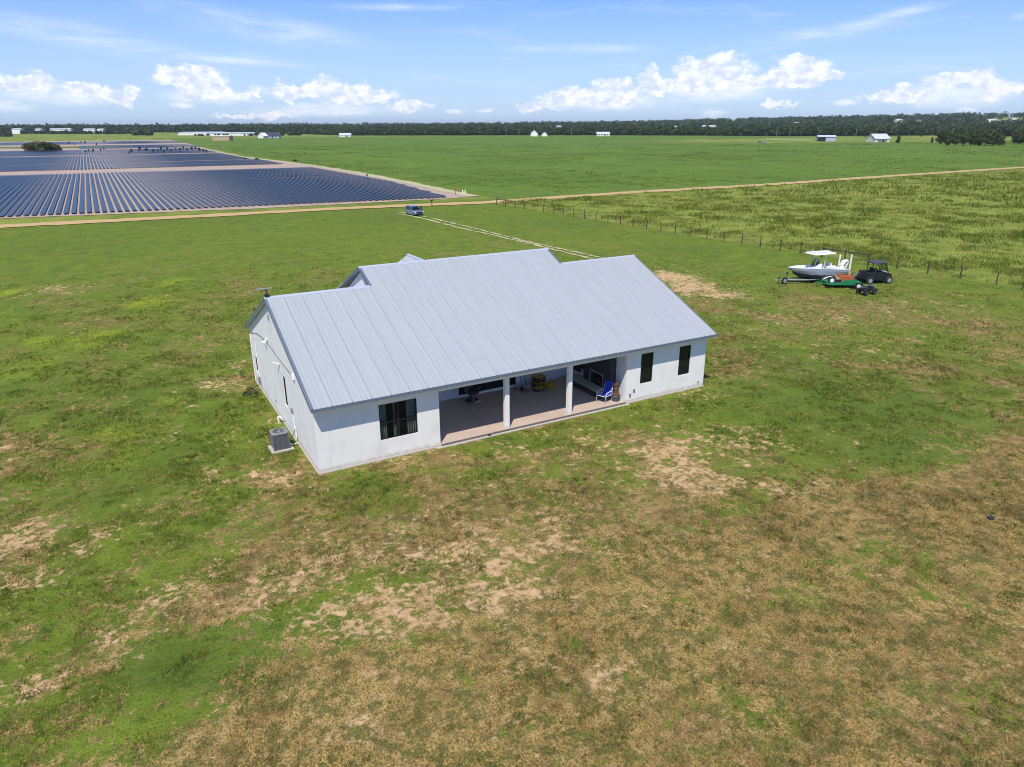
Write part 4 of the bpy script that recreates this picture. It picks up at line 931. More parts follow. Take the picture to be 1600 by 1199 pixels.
for s in (-1, 1):
    for x in (4.3, 5.15): wheel('wheel', tr, (x, s*1.12, .34), .34, .2, rim='white')
    m_ = MB(); m_.loft([[(4.72+1.0*math.cos(t), s*1.12-.13, .34+.46*math.sin(t)), (4.72+1.0*math.cos(t), s*1.12+.13, .34+.46*math.sin(t)), (4.72+.96*math.cos(t), s*1.12+.13, .34+.42*math.sin(t)), (4.72+.96*math.cos(t), s*1.12-.13, .34+.42*math.sin(t))] for t in [math.pi*k/10 for k in range(11)]]); m_.build('fender', 'white', tr)
for s in (-1, 1): m_ = MB(); m_.box(2.2, 6.6, s*.5-.05, s*.5+.05, .52, .62); m_.build('bunk', 'postwood', tr)
# ------------------------------------------------------------------ green utility trailer and its load
g0 = at(1293.5, 451.2); g1 = at(1346.5, 451.8); grz = math.atan2(g1.y-g0.y, g1.x-g0.x); GL = (g1-g0).length; print('trailer', GL, grz)
gt = empty('green_trailer', g0, grz, 'low green utility trailer loaded with a rusty cage beside the off-road buggy', 'trailer')
# local: x along the bed (0..3), y across (0..1.7)
m_ = MB(); m_.box(0, GL, 0, 1.6, .46, .52); m_.build('bed', 'green_paint', gt)
m_ = MB(); m_.box(0, GL, -.05, 0, .36, .62); m_.box(0, GL, 1.6, 1.65, .36, .62); m_.box(-.05, 0, -.05, 1.65, .36, .56); m_.box(GL, GL+.05, -.05, 1.65, .36, .56); m_.box(GL*.42, GL*.80, -.06, -.051, .62, .86); m_.build('side_rail', 'green_paint', gt)
for s in (0, 1.6): m_ = MB(); m_.tube([(.0, s, .44), (-.9, .8, .46)], .05, 6); m_.build('tongue', 'green_paint', gt)
m_ = MB(); m_.tube([(-.9, .8, .46), (-1.1, .8, .46)], .05, 6); m_.tube([(-.8, .8, .06), (-.8, .8, .75)], .035, 6); m_.build('coupler', 'darkgrey', gt)
for y in (-.22, 1.82):
    wheel('wheel', gt, (GL-.45, y, .32), .32, .2, rim='white'); m_ = MB(); m_.loft([[(GL-.45+.44*math.cos(t), y-.12, .36+.42*math.sin(t)), (GL-.45+.44*math.cos(t), y+.12, .36+.42*math.sin(t)), (GL-.45+.41*math.cos(t), y+.12, .36+.39*math.sin(t)), (GL-.45+.41*math.cos(t), y-.12, .36+.39*math.sin(t))] for t in [math.pi*k/8 for k in range(9)]]); m_.build('fender', 'green_paint', gt)
wheel('spare_wheel', gt, (.30, .12, .80), .34, .2, rim='white')
rot = lambda x, y, z: tuple(g0+Vector((x*math.cos(grz)-y*math.sin(grz), x*math.sin(grz)+y*math.cos(grz), z)))
rc = empty('rusty_cage', rot(GL*.58, 1.0, .52), grz, 'rusty orange metal box with bent bars on the green trailer', 'metal box')
m_ = MB(); m_.add([(-.7, -.4, 0), (.7, -.4, 0), (.7, .4, 0), (-.7, .4, 0), (-.75, -.42, .62), (.72, -.42, .5), (.72, .42, .55), (-.75, .42, .62)], [(3, 2, 1, 0), (0, 1, 5, 4), (1, 2, 6, 5), (2, 3, 7, 6), (3, 0, 4, 7), (4, 5, 6, 7)]); m_.build('body', 'rust', rc, bevel=.02)
m_ = MB()
for k in range(6): m_.tube([(-.65+k*.26, -.36, .5), (-.6+k*.25, -.1, .78+.06*(k % 2)), (-.6+k*.25, .36, .55)], .025, 6)
m_.build('bar', 'rust', rc)
es = empty('engine_seat', rot(.95, .55, .52), grz+.3, 'black and tan seat on the front of the green trailer', 'seat')
m_ = MB(); m_.box(-.3, .3, -.28, .28, 0, .3); m_.build('base', 'blackplastic', es, bevel=.03); m_ = MB(); m_.prism([(-.3, .3), (.3, .3), (.2, .42), (-.42, .8), (-.46, .72)], 'y', -.26, .26); m_.build('cushion', 'tan', es, bevel=.03)
wt = empty('white_tank', rot(1.2, 1.25, .52), grz, 'white plastic tank lying behind the seat on the green trailer', 'tank')
m_ = MB(); m_.tube([(-.42, 0, .26), (-.36, 0, .26), (.36, 0, .26), (.42, 0, .26)], [.17, .25, .25, .17], 14); m_.build('shell', 'white', wt, smooth=False); m_ = MB(); m_.tube([(0, 0, .50), (0, 0, .56)], .07, 10); m_.build('cap', 'blackplastic', wt)
jk = empty('scrap_pile', rot(GL-.55, 1.1, .52), grz, 'dark engine parts heaped at the rear of the green trailer', 'engine parts')
m_ = MB(); m_.box(-.35, .25, -.3, .3, 0, .28); m_.build('block', 'darkgrey', jk, bevel=.03); m_ = MB(); m_.tube([(-.3, .1, .35), (.35, -.1, .5)], .09, 8); m_.tube([(0, .2, .28), (.05, .25, .9)], .02, 6); m_.build('pipe', 'blackplastic', jk)

# ------------------------------------------------------------------ off-road buggy (front to +x)
pu = at(1356.8, 445.0)
pr = at(1358.0, 444.6); pf = at(1387.5, 443.6); us = (pf-pr).length/1.9; urz = math.atan2(pf.y-pr.y, pf.x-pr.x); print('utv', us); _c = pr+Vector((.45*-math.cos(urz)-.66*math.sin(urz), -.45*math.sin(urz)+.66*math.cos(urz), 0))*us
ut = empty('offroad_buggy', tuple(_c), urz, 'black off-road buggy with a roof behind the green trailer', 'buggy')
ut.scale = (us,)*3
m_ = MB(); m_.loft([[(x, -w_, z0), (x, w_, z0), (x, w_, z1), (x, -w_, z1)] for x, w_, z0, z1 in ((.0, .55, .55, .92), (.1, .62, .42, .98), (1.0, .64, .35, .98), (1.05, .66, .33, .72), (1.85, .66, .33, .72), (1.95, .62, .35, 1.05), (2.45, .58, .42, .98), (2.75, .48, .52, .82))]); m_.build('body', 'navy', ut, bevel=.02)
m_ = MB(); m_.loft([[(x, -w_, z), (x, w_, z), (x, w_, z+.03), (x, -w_, z+.03)] for x, w_, z in ((1.97, .50, 1.055), (2.45, .46, .99), (2.70, .36, .86))]); m_.build('hood', 'white', ut)
m_ = MB(); m_.box(.92, 1.0, -.6, .6, .75, 1.1); m_.box(.05, .12, -.6, .6, .95, 1.12); m_.box(.12, .92, -.62, -.57, .98, 1.1); m_.box(.12, .92, .57, .62, .98, 1.1); m_.build('cargo_bed', 'blackplastic', ut)
for s in (-1, 1):
    m_ = MB(); m_.tube([(.80, s*.64, .75), (.92, s*.60, 1.86), (1.80, s*.60, 1.90), (2.22, s*.62, 1.02)], .045, 8); m_.tube([(1.45, s*.64, .7), (1.40, s*.60, 1.88)], .04, 8); m_.build('roll_bar', 'blackplastic', ut)
    m_ = MB(); m_.box(1.02, 1.95, min(s*.665, s*.69), max(s*.665, s*.69), .62, 1.12); m_.build('side_door', 'navy', ut)
m_ = MB(); m_.loft([[(x, -w_, z), (x, w_, z), (x, w_*.95, z+.10), (x, -w_*.95, z+.10)] for x, w_, z in ((.70, .60, 1.84), (.9, .70, 1.90), (1.85, .70, 1.93), (2.0, .62, 1.88))]); m_.build('canopy', 'darkgrey', ut, bevel=.02)
m_ = MB(); m_.add([(1.98, -.58, 1.86), (1.98, .58, 1.86), (2.24, .6, 1.06), (2.24, -.6, 1.06), (1.99, -.58, 1.87), (1.99, .58, 1.87), (2.25, .6, 1.07), (2.25, -.6, 1.07)], [(0, 1, 2, 3), (4, 5, 6, 7)]); m_.build('windshield', 'clearglass', ut)
for y in (-.3, .3):
    m_ = MB(); m_.box(1.05, 1.5, y-.24, y+.24, .72, .86); m_.prism([(1.02, .84), (1.14, .84), (1.08, 1.42), (.98, 1.42)], 'y', y-.22, y+.22); m_.build('seat', 'blackplastic', ut, bevel=.03)
m_ = MB(); m_.tube([(1.88, .3, 1.1), (1.72, .3, 1.2)], .02, 6); m_.tube([(1.70, .3, 1.18), (1.72, .3, 1.22)], .17, 12); m_.build('steering_wheel', 'blackplastic', ut)
for s in (-1, 1):
    for x in (.45, 2.35): wheel('wheel', ut, (x, s*.66, .34), .34, .24, rim='alu')
for s in (-1, 1): m_ = MB(); m_.box(2.66, 2.74, s*.34-.09, s*.34+.09, .66, .76); m_.build('headlight', 'chrome', ut)
# ------------------------------------------------------------------ quad bike
def quad(loc, rz_, label, m1, m2, sc=1.):
    q = empty('quad_bike', loc, rz_, label, 'quad bike'); q.scale = (sc, sc, sc)
    m_ = MB(); m_.loft([[(x, -w_, z0), (x, w_, z0), (x, w_*.8, z1), (x, -w_*.8, z1)] for x, w_, z0, z1 in ((-.75, .22, .5, .72), (-.4, .2, .3, .72), (0, .16, .26, .66), (.4, .18, .3, .82), (.8, .2, .48, .78))]); m_.build('body', m1, q, bevel=.02)
    m_ = MB(); m_.loft([[(x, -.14, z), (x, .14, z), (x, .11, z+.1), (x, -.11, z+.1)] for x, z in ((-.55, .76), (-.2, .70), (.15, .74))]); m_.build('seat', 'blackplastic', q, bevel=.02)
    for s in (-1, 1):
        for x in (-.52, .56):
            wheel('wheel', q, (x, s*.42, .27), .27, .22, rim='darkgrey')
            m_ = MB(); m_.loft([[(x+.36*math.cos(t), s*.42-.14, .32+.3*math.sin(t)), (x+.36*math.cos(t), s*.42+.14, .32+.3*math.sin(t)), (x+.33*math.cos(t), s*.42+.14, .32+.27*math.sin(t)), (x+.33*math.cos(t), s*.42-.14, .32+.27*math.sin(t))] for t in [.3+2.5*k/6 for k in range(7)]]); m_.build('mudguard', m2, q)
    m_ = MB(); m_.tube([(.35, 0, .75), (.28, 0, 1.0)], .03, 6); m_.tube([(.18, -.38, 1.04), (.28, -.12, 1.0), (.28, .12, 1.0), (.18, .38, 1.04)], .018, 6); m_.build('handlebar', 'darkgrey', q)
    for (xa, xb) in ((-.88, -.38), (.45, .9)):
        m_ = MB()
        for y in (-.3, -.1, .1, .3): m_.tube([(xa, y, .80), (xb, y, .80)], .012, 5)
        m_.tube([(xa, -.32, .80), (xa, .32, .80)], .014, 5); m_.tube([(xb, -.32, .80), (xb, .32, .80)], .014, 5); m_.build('rack', 'alu', q)
quad((54.35, 10.95, 0), math.radians(-5), 'black quad bike parked in front of the green trailer', 'blackplastic', 'blackplastic', .98)
quad(tuple(at(1352, 439.5)), math.radians(160), 'grey and dark green quad bike squeezed between the rusty box and the buggy', 'darkgrey', 'greymetal', 1.1)

# ------------------------------------------------------------------ silver SUV on the drive, facing the house (-y)
sv = empty('silver_suv', (42.1, 92.2, 0), math.radians(4), 'silver blue SUV with its driver door open on the grass drive near the road', 'car'); sv.scale = (.94, .92, .90)
m_ = MB(); secs = [(-2.3, .70, .45, .72), (-2.22, .86, .34, .86), (-1.9, .93, .28, .96), (-1.1, .95, .27, 1.04), (-.3, .95, .27, 1.06), (1.2, .95, .27, 1.06), (2.0, .94, .30, 1.06), (2.25, .88, .38, 1.0), (2.3, .8, .45, .9)]
m_.loft([[(-w_*.96, y, z0), (-w_, y, (z0+z1)*.5), (-w_*.97, y, z1-.12), (-w_*.84, y, z1), (w_*.84, y, z1), (w_*.97, y, z1-.12), (w_, y, (z0+z1)*.5), (w_*.96, y, z0)] for y, w_, z0, z1 in secs]); body = m_.build('body', 'silver', sv, smooth=False)
m_ = MB(); m_.loft([[(-w_, y, 1.02), (-w_*.80, y2, 1.66), (w_*.80, y2, 1.66), (w_, y, 1.02)] for y, y2, w_ in ((-1.05, -.35, .86), (-.9, -.30, .88), (1.9, 1.75, .88), (2.2, 1.9, .84))]); m_.build('glasshouse', 'glass', sv)
m_ = MB(); m_.loft([[(-.68, y, z), (-.60, y, z+.05), (.60, y, z+.05), (.68, y, z)] for y, z in ((-.42, 1.655), (-.2, 1.68), (1.5, 1.69), (1.92, 1.64))]); m_.build('car_roof', 'silver', sv)
m_ = MB()
for s in (-1, 1):
    for (ya, yb) in ((-.98, -.36), (.45, .45), (1.55, 1.45)): m_.tube([(s*.87, ya, 1.03), (s*.70, yb, 1.67)], .035, 5)
m_.build('pillar', 'silver', sv)
for s in (-1, 1):
    for y in (-1.42, 1.38): wheel('wheel', sv, (s*.86, y, .36), .36, .22, axis_='x')
    m_ = MB(); m_.prism([(-2.26, .70), (-2.05, .74), (-1.95, .86), (-2.20, .84)], 'x', min(s*.55, s*.90), max(s*.55, s*.90)); m_.build('headlight', 'white', sv)
m_ = MB(); m_.box(-.52, .52, -2.325, -2.2, .55, .80); m_.build('grille', 'black', sv); m_ = MB(); m_.box(-.75, .75, -2.31, -2.2, .34, .50); m_.build('bumper', 'darkgrey', sv)
m_ = MB(); m_.box(-1.12, -.94, -.72, -.60, 1.02, 1.16); m_.build('mirror', 'silver', sv)
e_ = MB(); e_.add([(.95, -.75, .35), (1.62, -.30, .35), (1.62, -.30, 1.05), (.95, -.75, 1.05), (.90, -.70, .35), (1.57, -.25, .35), (1.57, -.25, 1.05), (.90, -.70, 1.05)], [(0, 1, 2, 3), (4, 5, 6, 7), (0, 1, 5, 4), (1, 2, 6, 5), (2, 3, 7, 6), (3, 0, 4, 7)])
dd = e_.build('open_door', 'silver', sv)
e_ = MB(); e_.add([(.95, -.74, 1.055), (1.60, -.30, 1.055), (1.50, -.28, 1.60), (1.05, -.60, 1.52), (.93, -.70, 1.055), (1.58, -.27, 1.055), (1.48, -.25, 1.60), (1.03, -.57, 1.52)], [(0, 1, 2, 3), (4, 5, 6, 7), (0, 1, 5, 4), (1, 2, 6, 5), (2, 3, 7, 6), (3, 0, 4, 7)]); e_.build('door_window', 'black', dd)

# ------------------------------------------------------------------ fence
fc = empty('pasture_fence', (66, 50, 0), 0, 'long wire fence with dark wooden posts between the yard and the weedy pasture', 'fence')
fpts = [at(*p) for p in ((776, 320), (820, 327), (1251, 397), (1356, 414), (1500, 435.5), (1556, 446), (1640, 461))]
tot = []; 
for i in range(len(fpts)-1):
    a, b = fpts[i], fpts[i+1]; n = max(1, round((b-a).length/3.05))
    tot += [a.lerp(b, k/n) for k in range(n)]
tot.append(fpts[-1]); post0 = None; wires = MB()
for i, p in enumerate(tot):
    p = Vector((p.x-66, p.y-50, 0)); hgt = random.uniform(1.25, 1.45)
    big = i in (0, 1, 2, len(tot)-9, len(tot)-8, len(tot)-7)
    m_ = MB(); r_ = .085 if big else random.uniform(.06, .08); lean = Vector((random.uniform(-.06, .06), random.uniform(-.06, .06), hgt))
    m_.tube([p, p+lean*.5, p+lean], [r_, r_*.95, r_*.85], 7); m_.build('post', 'postwood', fc)
    if i:
        for z in (.25, .5, .75, 1.0, 1.22):
            q = tot[i-1]-Vector((66, 50, 0)); wires.tube([(q.x, q.y, z), ((q.x+p.x)/2, (q.y+p.y)/2, z-.02), (p.x, p.y, z)], .008, 4, caps=False)
wires.build('wire', 'wire', fc)
for i in (1, 2, len(tot)-8, len(tot)-7):
    a, b = tot[i-1]-Vector((66, 50, 0)), tot[i]-Vector((66, 50, 0)); m_ = MB(); m_.tube([(a.x, a.y, 1.1), (b.x, b.y, 1.1)], .06, 7); m_.build('brace_rail', 'postwood', fc)
# posts along the road verge and at the farm corner
pp = at(675, 323.5); mp = empty('mailbox_post', (pp.x, pp.y, 0), .3, 'brown mailbox on a wooden post on the road verge behind the SUV', 'mailbox')
m_ = MB(); m_.box(-.06, .06, -.06, .06, 0, 1.15); m_.build('post', 'brown', mp); m_ = MB(); m_.box(-.42, .32, -.13, .13, 1.151, 1.40); m_.build('box', 'brown', mp, bevel=.03)
pp = at(725, 303.5); wc_ = empty('white_cabinet', (pp.x, pp.y, .07), -.4, 'pair of white marker posts at the near right corner of the solar farm', 'marker posts'); wc_.scale = (.8, .8, .8)
for x in (-.35, .35): m_ = MB(); m_.box(x-.14, x+.14, -.14, .14, 0, 1.05); m_.prism([(x-.16, 1.051), (x+.16, 1.051), (x, 1.2)], 'y', -.16, .16); m_.build('post', 'white', wc_)
for (px, py) in ((712, 305), (574, 280)):
    pp = at(px, py); m_ = MB(); m_.tube([(0, 0, 0), (0, 0, 1.3)], .07, 6); m_.box(-.22, .22, -.1, .1, .9, 1.35); o = m_.build('inverter_post', 'rust' if px > 600 else 'darkgrey'); o.location = (pp.x, pp.y, .07)
    tag(o, 'reddish equipment post at the sharp right end of the solar rows' if px > 600 else 'dark equipment post on the far track beside the solar rows', 'equipment post')

CLEAR = []          # openings left in the woods before the distant houses
# ------------------------------------------------------------------ far buildings
def far_house(name, px, py, w_, d_, h_, rise, ang, wallm, roofm, label, doors=1, wins=3, z=0, cat='house', hip=False):
    p = at(px, py); e = empty(name, (p.x, p.y, z), ang, label, cat)
    m_ = MB(); m_.prism([(-d_/2, 0), (d_/2, 0), (d_/2, h_), (0, h_+rise*.94), (-d_/2, h_)], 'x', -w_/2, w_/2); m_.build('wall', wallm, e)
    m_ = MB(); o_ = .5
    k = rise/(d_/2)
    for s in (-1, 1):
        ye = s*(d_/2+o_); ze = h_-k*o_
        x0 = w_/2+o_; xr = x0 if not hip else w_/2-d_/2*.6
        m_.add([(-x0, ye, ze), (x0, ye, ze), (xr, 0, h_+rise), (-xr, 0, h_+rise), (-x0, ye, ze+.2), (x0, ye, ze+.2), (xr, 0, h_+rise+.2), (-xr, 0, h_+rise+.2)],
               [(0, 1, 2, 3), (4, 5, 6, 7), (0, 1, 5, 4), (1, 2, 6, 5), (3, 0, 4, 7)])
        if hip: m_.add([(s*x0, -(d_/2+o_), ze+.2), (s*x0, (d_/2+o_), ze+.2), (s*xr, 0, h_+rise+.2)], [(0, 1, 2)])
    m_.build('roof', roofm, e)
    for i in range(wins):
        x = -w_/2+(i+.8)*w_/(wins+.6); m_ = MB(); m_.box(x-.6, x+.6, -d_/2-.06, -d_/2-.01, 1.0, 2.3); f = m_.build('window', 'glass', e)
    for i in range(doors): m_ = MB(); m_.box(w_*.12+i*4-.9, w_*.12+i*4+.9, -d_/2-.06, -d_/2-.01, 0, 2.4); m_.build('door', 'black', e)
    return e
A = -PSI
h1 = far_house('farmhouse', 1371, 222.4, 15.5, 11, 3.2, 3.6, A+.28, 'farcream', 'farroof', 'cream farmhouse with a pale metal roof at the right edge of the green field')
m_ = MB(); m_.box(-5.5, 3.5, -7.3, -5.7, 2.7, 2.9); m_.build('porch_roof', 'farroof', h1); 
for x in (-5.2, -2.3, .6, 3.2): m_ = MB(); m_.box(x-.12, x+.12, -7.2, -7.0, 0, 2.7); m_.build('porch_post', 'farwhite', h1)
h2 = far_house('pole_barn', 1290, 221, 15, 11, 4.0, 1.2, A-.25, 'farblue', 'farroof', 'blue grey barn with a dark open bay left of the cream farmhouse', wins=0, doors=0, cat='barn')
m_ = MB(); m_.box(-7.8, -1.0, -5.62, -5.51, 0, 3.7); m_.build('bay_shade_panel', 'black', h2)  # black panel on the wall stands in for the shade inside the bay
h3 = far_house('white_house_small', 835, 213.2, 9, 10, 4.5, 4.5, A+1.45, 'farwhite', 'fardark', 'small white house with steep gable in front of the woods left of centre', wins=1, doors=0)
h3b = far_house('garage', 851, 213.2, 7, 8, 3.2, 3.2, A+1.45, 'farwhite', 'fardark', 'small white garage just right of the steep white gable house', wins=1, doors=0, cat='garage')
far_house('metal_barn', 942, 213, 18, 12, 2.8, 2.8, A, 'farwhite', 'farroof', 'white barn with a pale metal roof in front of the woods at centre', cat='barn', wins=4)
h5 = far_house('dark_roof_house', 424, 215.8, 24, 14, 3.0, 4.2, A+.1, 'farblue', 'fardark', 'dark roofed house with a white gable wing left of centre', wins=4)
far_house('white_gable_wing', 411, 216.3, 9, 9, 3.2, 3.6, A+1.2, 'farwhite', 'farwhite', 'white gabled wing at the left end of the dark roofed house', wins=1, doors=0, cat='building')
far_house('white_cottage', 540, 214.3, 16, 12, 2.4, 2.8, A+.1, 'farwhite', 'farroof', 'white cottage with pale roof in front of the woods', wins=3)
far_house('tan_shed', 348.5, 219.8, 19, 12, 4.6, .8, A, 'fartan', 'farcream', 'plain tan flat topped shed beyond the solar farm', wins=0, doors=0, cat='shed')
fcx = at(1190, 225.5); mc = empty('farm_machine', (fcx.x, fcx.y, 0), A, 'small grey farm implement standing out in the green field', 'implement')
m_ = MB(); m_.box(-1.0, 3.0, -.8, .8, 1.0, 2.1); m_.build('hopper', 'greymetal', mc, bevel=.1); m_ = MB(); m_.box(-3.0, -1.0, -.5, .5, 1.5, 2.4); m_.build('canopy', 'darkgrey', mc, bevel=.1)
for x in (-2.2, .2, 2.2): wheel('wheel', mc, (x, -.9, .6), .6, .3)
# long pale growing sheds
def long_shed(px0, px1, py, dep, h_, label, z=0):
    a, b = at(px0, py), at(px1, py); c = (a+b)/2; L1 = (b-a).length; ang = math.atan2(b.y-a.y, b.x-a.x)
    e = empty('long_shed', (c.x, c.y, z), ang, label, 'shed'); m_ = MB(); n = max(3, int(L1/16)); w_ = L1/n
    for i in range(n):
        x = -L1/2+i*w_; m_.prism([(x, h_), (x+w_/2, h_+1.5), (x+w_*.98, h_), (x+w_*.98, h_-.15), (x, h_-.15)], 'y', -dep/2, dep/2)
    m_.build('roof', 'farroof', e); m_ = MB(); m_.box(-L1/2, L1/2, -dep/2+.5, dep/2-.5, 0, h_-.151); m_.build('wall', 'farwhite', e)
long_shed(296, 340, 211.5, 60, 4.5, 'long pale shed roofs beyond the tan shed, left part'); long_shed(342, 400, 212.0, 50, 4.0, 'long pale shed roofs beyond the tan shed, right part')
far_specs = [(1054.5, 198, 5, 'small white house in the distant woods right of centre'), (1100, 197, 5, 'left one of two close pale houses in the distant woods right of centre'), (1113, 197, 9, 'longer right one of two close pale houses in the distant woods'),
             (1244, 192, 5, 'tiny white house high in the woods above and left of the barn'), (1258, 192.5, 3, 'tiniest pale house high in the woods above the barn'), (1404, 187.2, 9, 'long white roof on the wooded hill above the cream farmhouse'), (1435.5, 187.5, 3, 'small white speck of a house on the wooded hill above the lone tree'),
             (1549, 187.3, 11, 'long white roof on the wooded hill above the dark tree clump'), (1583, 185.5, 5, 'small white roof near the hilltop at the right edge'), (873, 197.5, 7, 'pale roof deep in the woods above the white garage'),
             (28, 202, 13, 'long white roof in the woods at the far left end'), (61, 202.3, 7, 'short white roof in the woods second from the left end'), (92, 202, 20, 'longest white roof in the woods behind the bush thicket'), (108, 201.5, 5, 'small white roof directly right of the longest woodland roof'), (140, 202.2, 14, 'white roof in the woods right of the bush thicket'), (158, 202.4, 8, 'white roof in the woods furthest right behind the solar farm')]
for (px, py, pw_, lab) in far_specs:
    d = FW+RT*((px-800)/F)-UP*((py-599.5)/F); d.normalize()
    s = 2120 if px < 240 else 1500
    while s < 5000:                      # walk along the line of sight to where it meets the treetops of the rising ground
        q = CAM+d*s
        if q.z < float(height(np.array([q.x]), np.array([q.y]))[0])+13.5: break
        s += 10
    if px < 240: s = 1950
    q = CAM+d*s; zz = float(height(np.array([q.x]), np.array([q.y]))[0]); s_ = pw_*s/1184; hp_ = max(2.0, 1.9*s/1184)
    e = empty('distant_building', (q.x, q.y, zz), A+random.uniform(-.2, .2), lab, 'building'); hb = q.z-zz+hp_*.5
    m_ = MB(); m_.prism([(-6, 0), (6, 0), (6, hb-hp_*.6), (0, hb-.2), (-6, hb-hp_*.6)], 'x', -s_/2, s_/2); m_.build('wall', 'farwhite', e)
    m_ = MB(); m_.add([(-s_/2-.5, -6.5, hb-hp_*.65), (s_/2+.5, -6.5, hb-hp_*.65), (s_/2+.5, 0, hb), (-s_/2-.5, 0, hb), (s_/2+.5, 6.5, hb-hp_*.65), (-s_/2-.5, 6.5, hb-hp_*.65)], [(0, 1, 2, 3), (3, 2, 4, 5)]); m_.build('roof', 'farroof', e)
    CLEAR.append((px, s))
# utility poles
for (px, py, hh, lean, lab) in ((1212.5, 217, 13, 0, 'tall thin utility pole left of the barn'), (1233.5, 215, 11, 0, 'thin grey pole between the first pole and the barn'), (1335.5, 223.5, 12, 0, 'utility pole between the barn and the cream farmhouse'),
                               (1483.5, 227, 12, .9, 'leaning pale pole in front of the dark tree clump'), (791, 213, 11, 0, 'thin pole in front of the woods left of the steep white house'), (893, 214, 12, 0, 'thin pole in front of the woods right of the white garage'), (811, 212, 12, 0, 'second thin pole left of the steep white house')):
    p = at(px, py); e = empty('utility_pole', (p.x, p.y, 0), A, lab, 'utility pole')
    m_ = MB(); m_.tube([(0, 0, 0), (lean, 0, hh)], [.22, .15], 8); m_.build('pole', 'greymetal', e); m_ = MB(); m_.box(lean-1.1, lean+1.1, -.08, .08, hh-1.0, hh-.8); m_.tube([(lean-1, 0, hh-.8), (lean-1, 0, hh-.5)], .08, 6); m_.tube([(lean+1, 0, hh-.8), (lean+1, 0, hh-.5)], .08, 6); m_.build('crossarm', 'bark', e)
# field fence in front of the far pasture
ff = empty('field_fence', tuple(at(1330, 222)), 0, 'low pale board fence at the far edge of the green field left of the barn', 'fence')
o0 = at(1330, 222); m_ = MB()
q0, q1 = at(1198, 219)-o0, at(1268, 220.5)-o0; n = 14
for k in range(n): q = q0.lerp(q1, k/(n-1)); mm = MB(); mm.box(q.x-.1, q.x+.1, q.y-.1, q.y+.1, 0, 1.4); mm.build('post', 'farwhite', ff)
for z in (.6, 1.1): m_.tube([(q0.x, q0.y, z), (q1.x, q1.y, z)], .07, 4)
m_.build('rail', 'farwhite', ff)

# ------------------------------------------------------------------ trees
def leaves(n, lobes, size, rng, flat=.0):
    """n leaf sprays spread through a set of lobes (x,y,z,rx,ry,rz)"""
    Lb = np.array(lobes); vol = Lb[:, 3]*Lb[:, 4]*Lb[:, 5]; pick = rng.choice(len(Lb), n, p=vol/vol.sum())
    d = rng.normal(size=(n, 3)); d /= np.linalg.norm(d, axis=1)[:, None]; r = rng.random(n)**.42
    c = Lb[pick, :3]+d*r[:, None]*Lb[pick, 3:]
    a = rng.normal(size=(n, 3)); a /= np.linalg.norm(a, axis=1)[:, None]; b = np.cross(a, rng.normal(size=(n, 3))); b /= np.linalg.norm(b, axis=1)[:, None]
    s = size*(.6+.8*rng.random(n))[:, None]
    V = np.stack([c-a*s-b*s*.5, c+a*s-b*s*.6, c+a*s*.7+b*s*.6, c-a*s*.8+b*s*.5], 1).reshape(-1, 3)
    return V, np.arange(4*n).reshape(-1, 4), np.repeat(rng.random(n), 4)
def tree_lobes(rng, hgt, rad, base=.18, n=12, conic=0.):
    out = []
    for k in range(n):
        t = rng.random(); z = hgt*(base+(1-base)*(.12+.76*t)); rr_ = rad*(1-conic*t)*(1-.55*abs(2*t-.8)**1.6); th = rng.random()*6.283; q = rr_*.62*rng.random()**.5
        s = rad*(.30+.22*rng.random())*(1-conic*.6*t); out.append((q*math.cos(th), q*math.sin(th), z, s, s, s*.85))
    out.append((0, 0, hgt*(base+.45*(1-base)), rad*.45, rad*.45, hgt*.25)); return out
def tree_proto(hgt, rad, m, nleaf, size, seed, base=.15, conic=0., n=12):
    rng = np.random.default_rng(seed); lb = tree_lobes(rng, hgt, rad, base, n, conic); V, Fq, hue = leaves(nleaf, lb, size, rng)
    me = {}; cr = fast_mesh('crown', V, Fq, m, attrs={'hue': ('FLOAT', hue)})
    tm = MB(); tm.tube([(0, 0, -.3), (.1, .05, hgt*.3), (0, 0, hgt*.7)], [hgt*.032, hgt*.022, hgt*.008], 7)
    for k in range(5):
        l_ = lb[k]; tm.tube([(.05, .03, hgt*(.2+.06*k)), ((l_[0])*.5, l_[1]*.5, (hgt*.25+l_[2])*.5), l_[:3]], [hgt*.012, hgt*.008, hgt*.003], 5)
    tk = tm.build('trunk', 'bark'); return cr, tk
def plant_tree(protos, name, loc, s, rz_, label, group=None, cat='tree', squash=1.):
    e = empty(name, loc, rz_, label, cat, group); e.scale = (s, s, s*squash)
    for p in protos:
        if not p.get('used'): o = p; p['used'] = 1
        else: o = p.copy(); COL.objects.link(o)
        if 'used' in o: pass
        o.parent = e
    return e
PR = [tree_proto(9, 4.6, 'leaf', 1500, .50, s, .10) for s in (1, 2, 3)]
PRD = tree_proto(8, 3.6, 'leafdry', 900, .42, 9, .15); PRC = tree_proto(7, 2.6, 'leaf', 900, .38, 12, .04, conic=.7)
PRB = tree_proto(5, 5.5, 'leafolive', 1100, .5, 14, .0)
lab = ['rounded dark green tree in the clump at the right edge of the far pasture', 'broad dark tree in the clump right of the cream farmhouse', 'dense low branched tree in the far right clump']
cl = [(1470, 227, 1.1), (1482, 228, .95), (1493, 227, 1.05), (1505, 228, 1.0), (1516, 227.5, 1.15), (1528, 228.5, 1.0), (1540, 228, 1.05), (1551, 228.5, 1.1), (1562, 228, .9), (1476, 223, 1.2), (1500, 222, 1.2), (1522, 222, 1.25), (1545, 222, 1.2), (1590, 226, 1.1), (1600, 226, 1.2)]
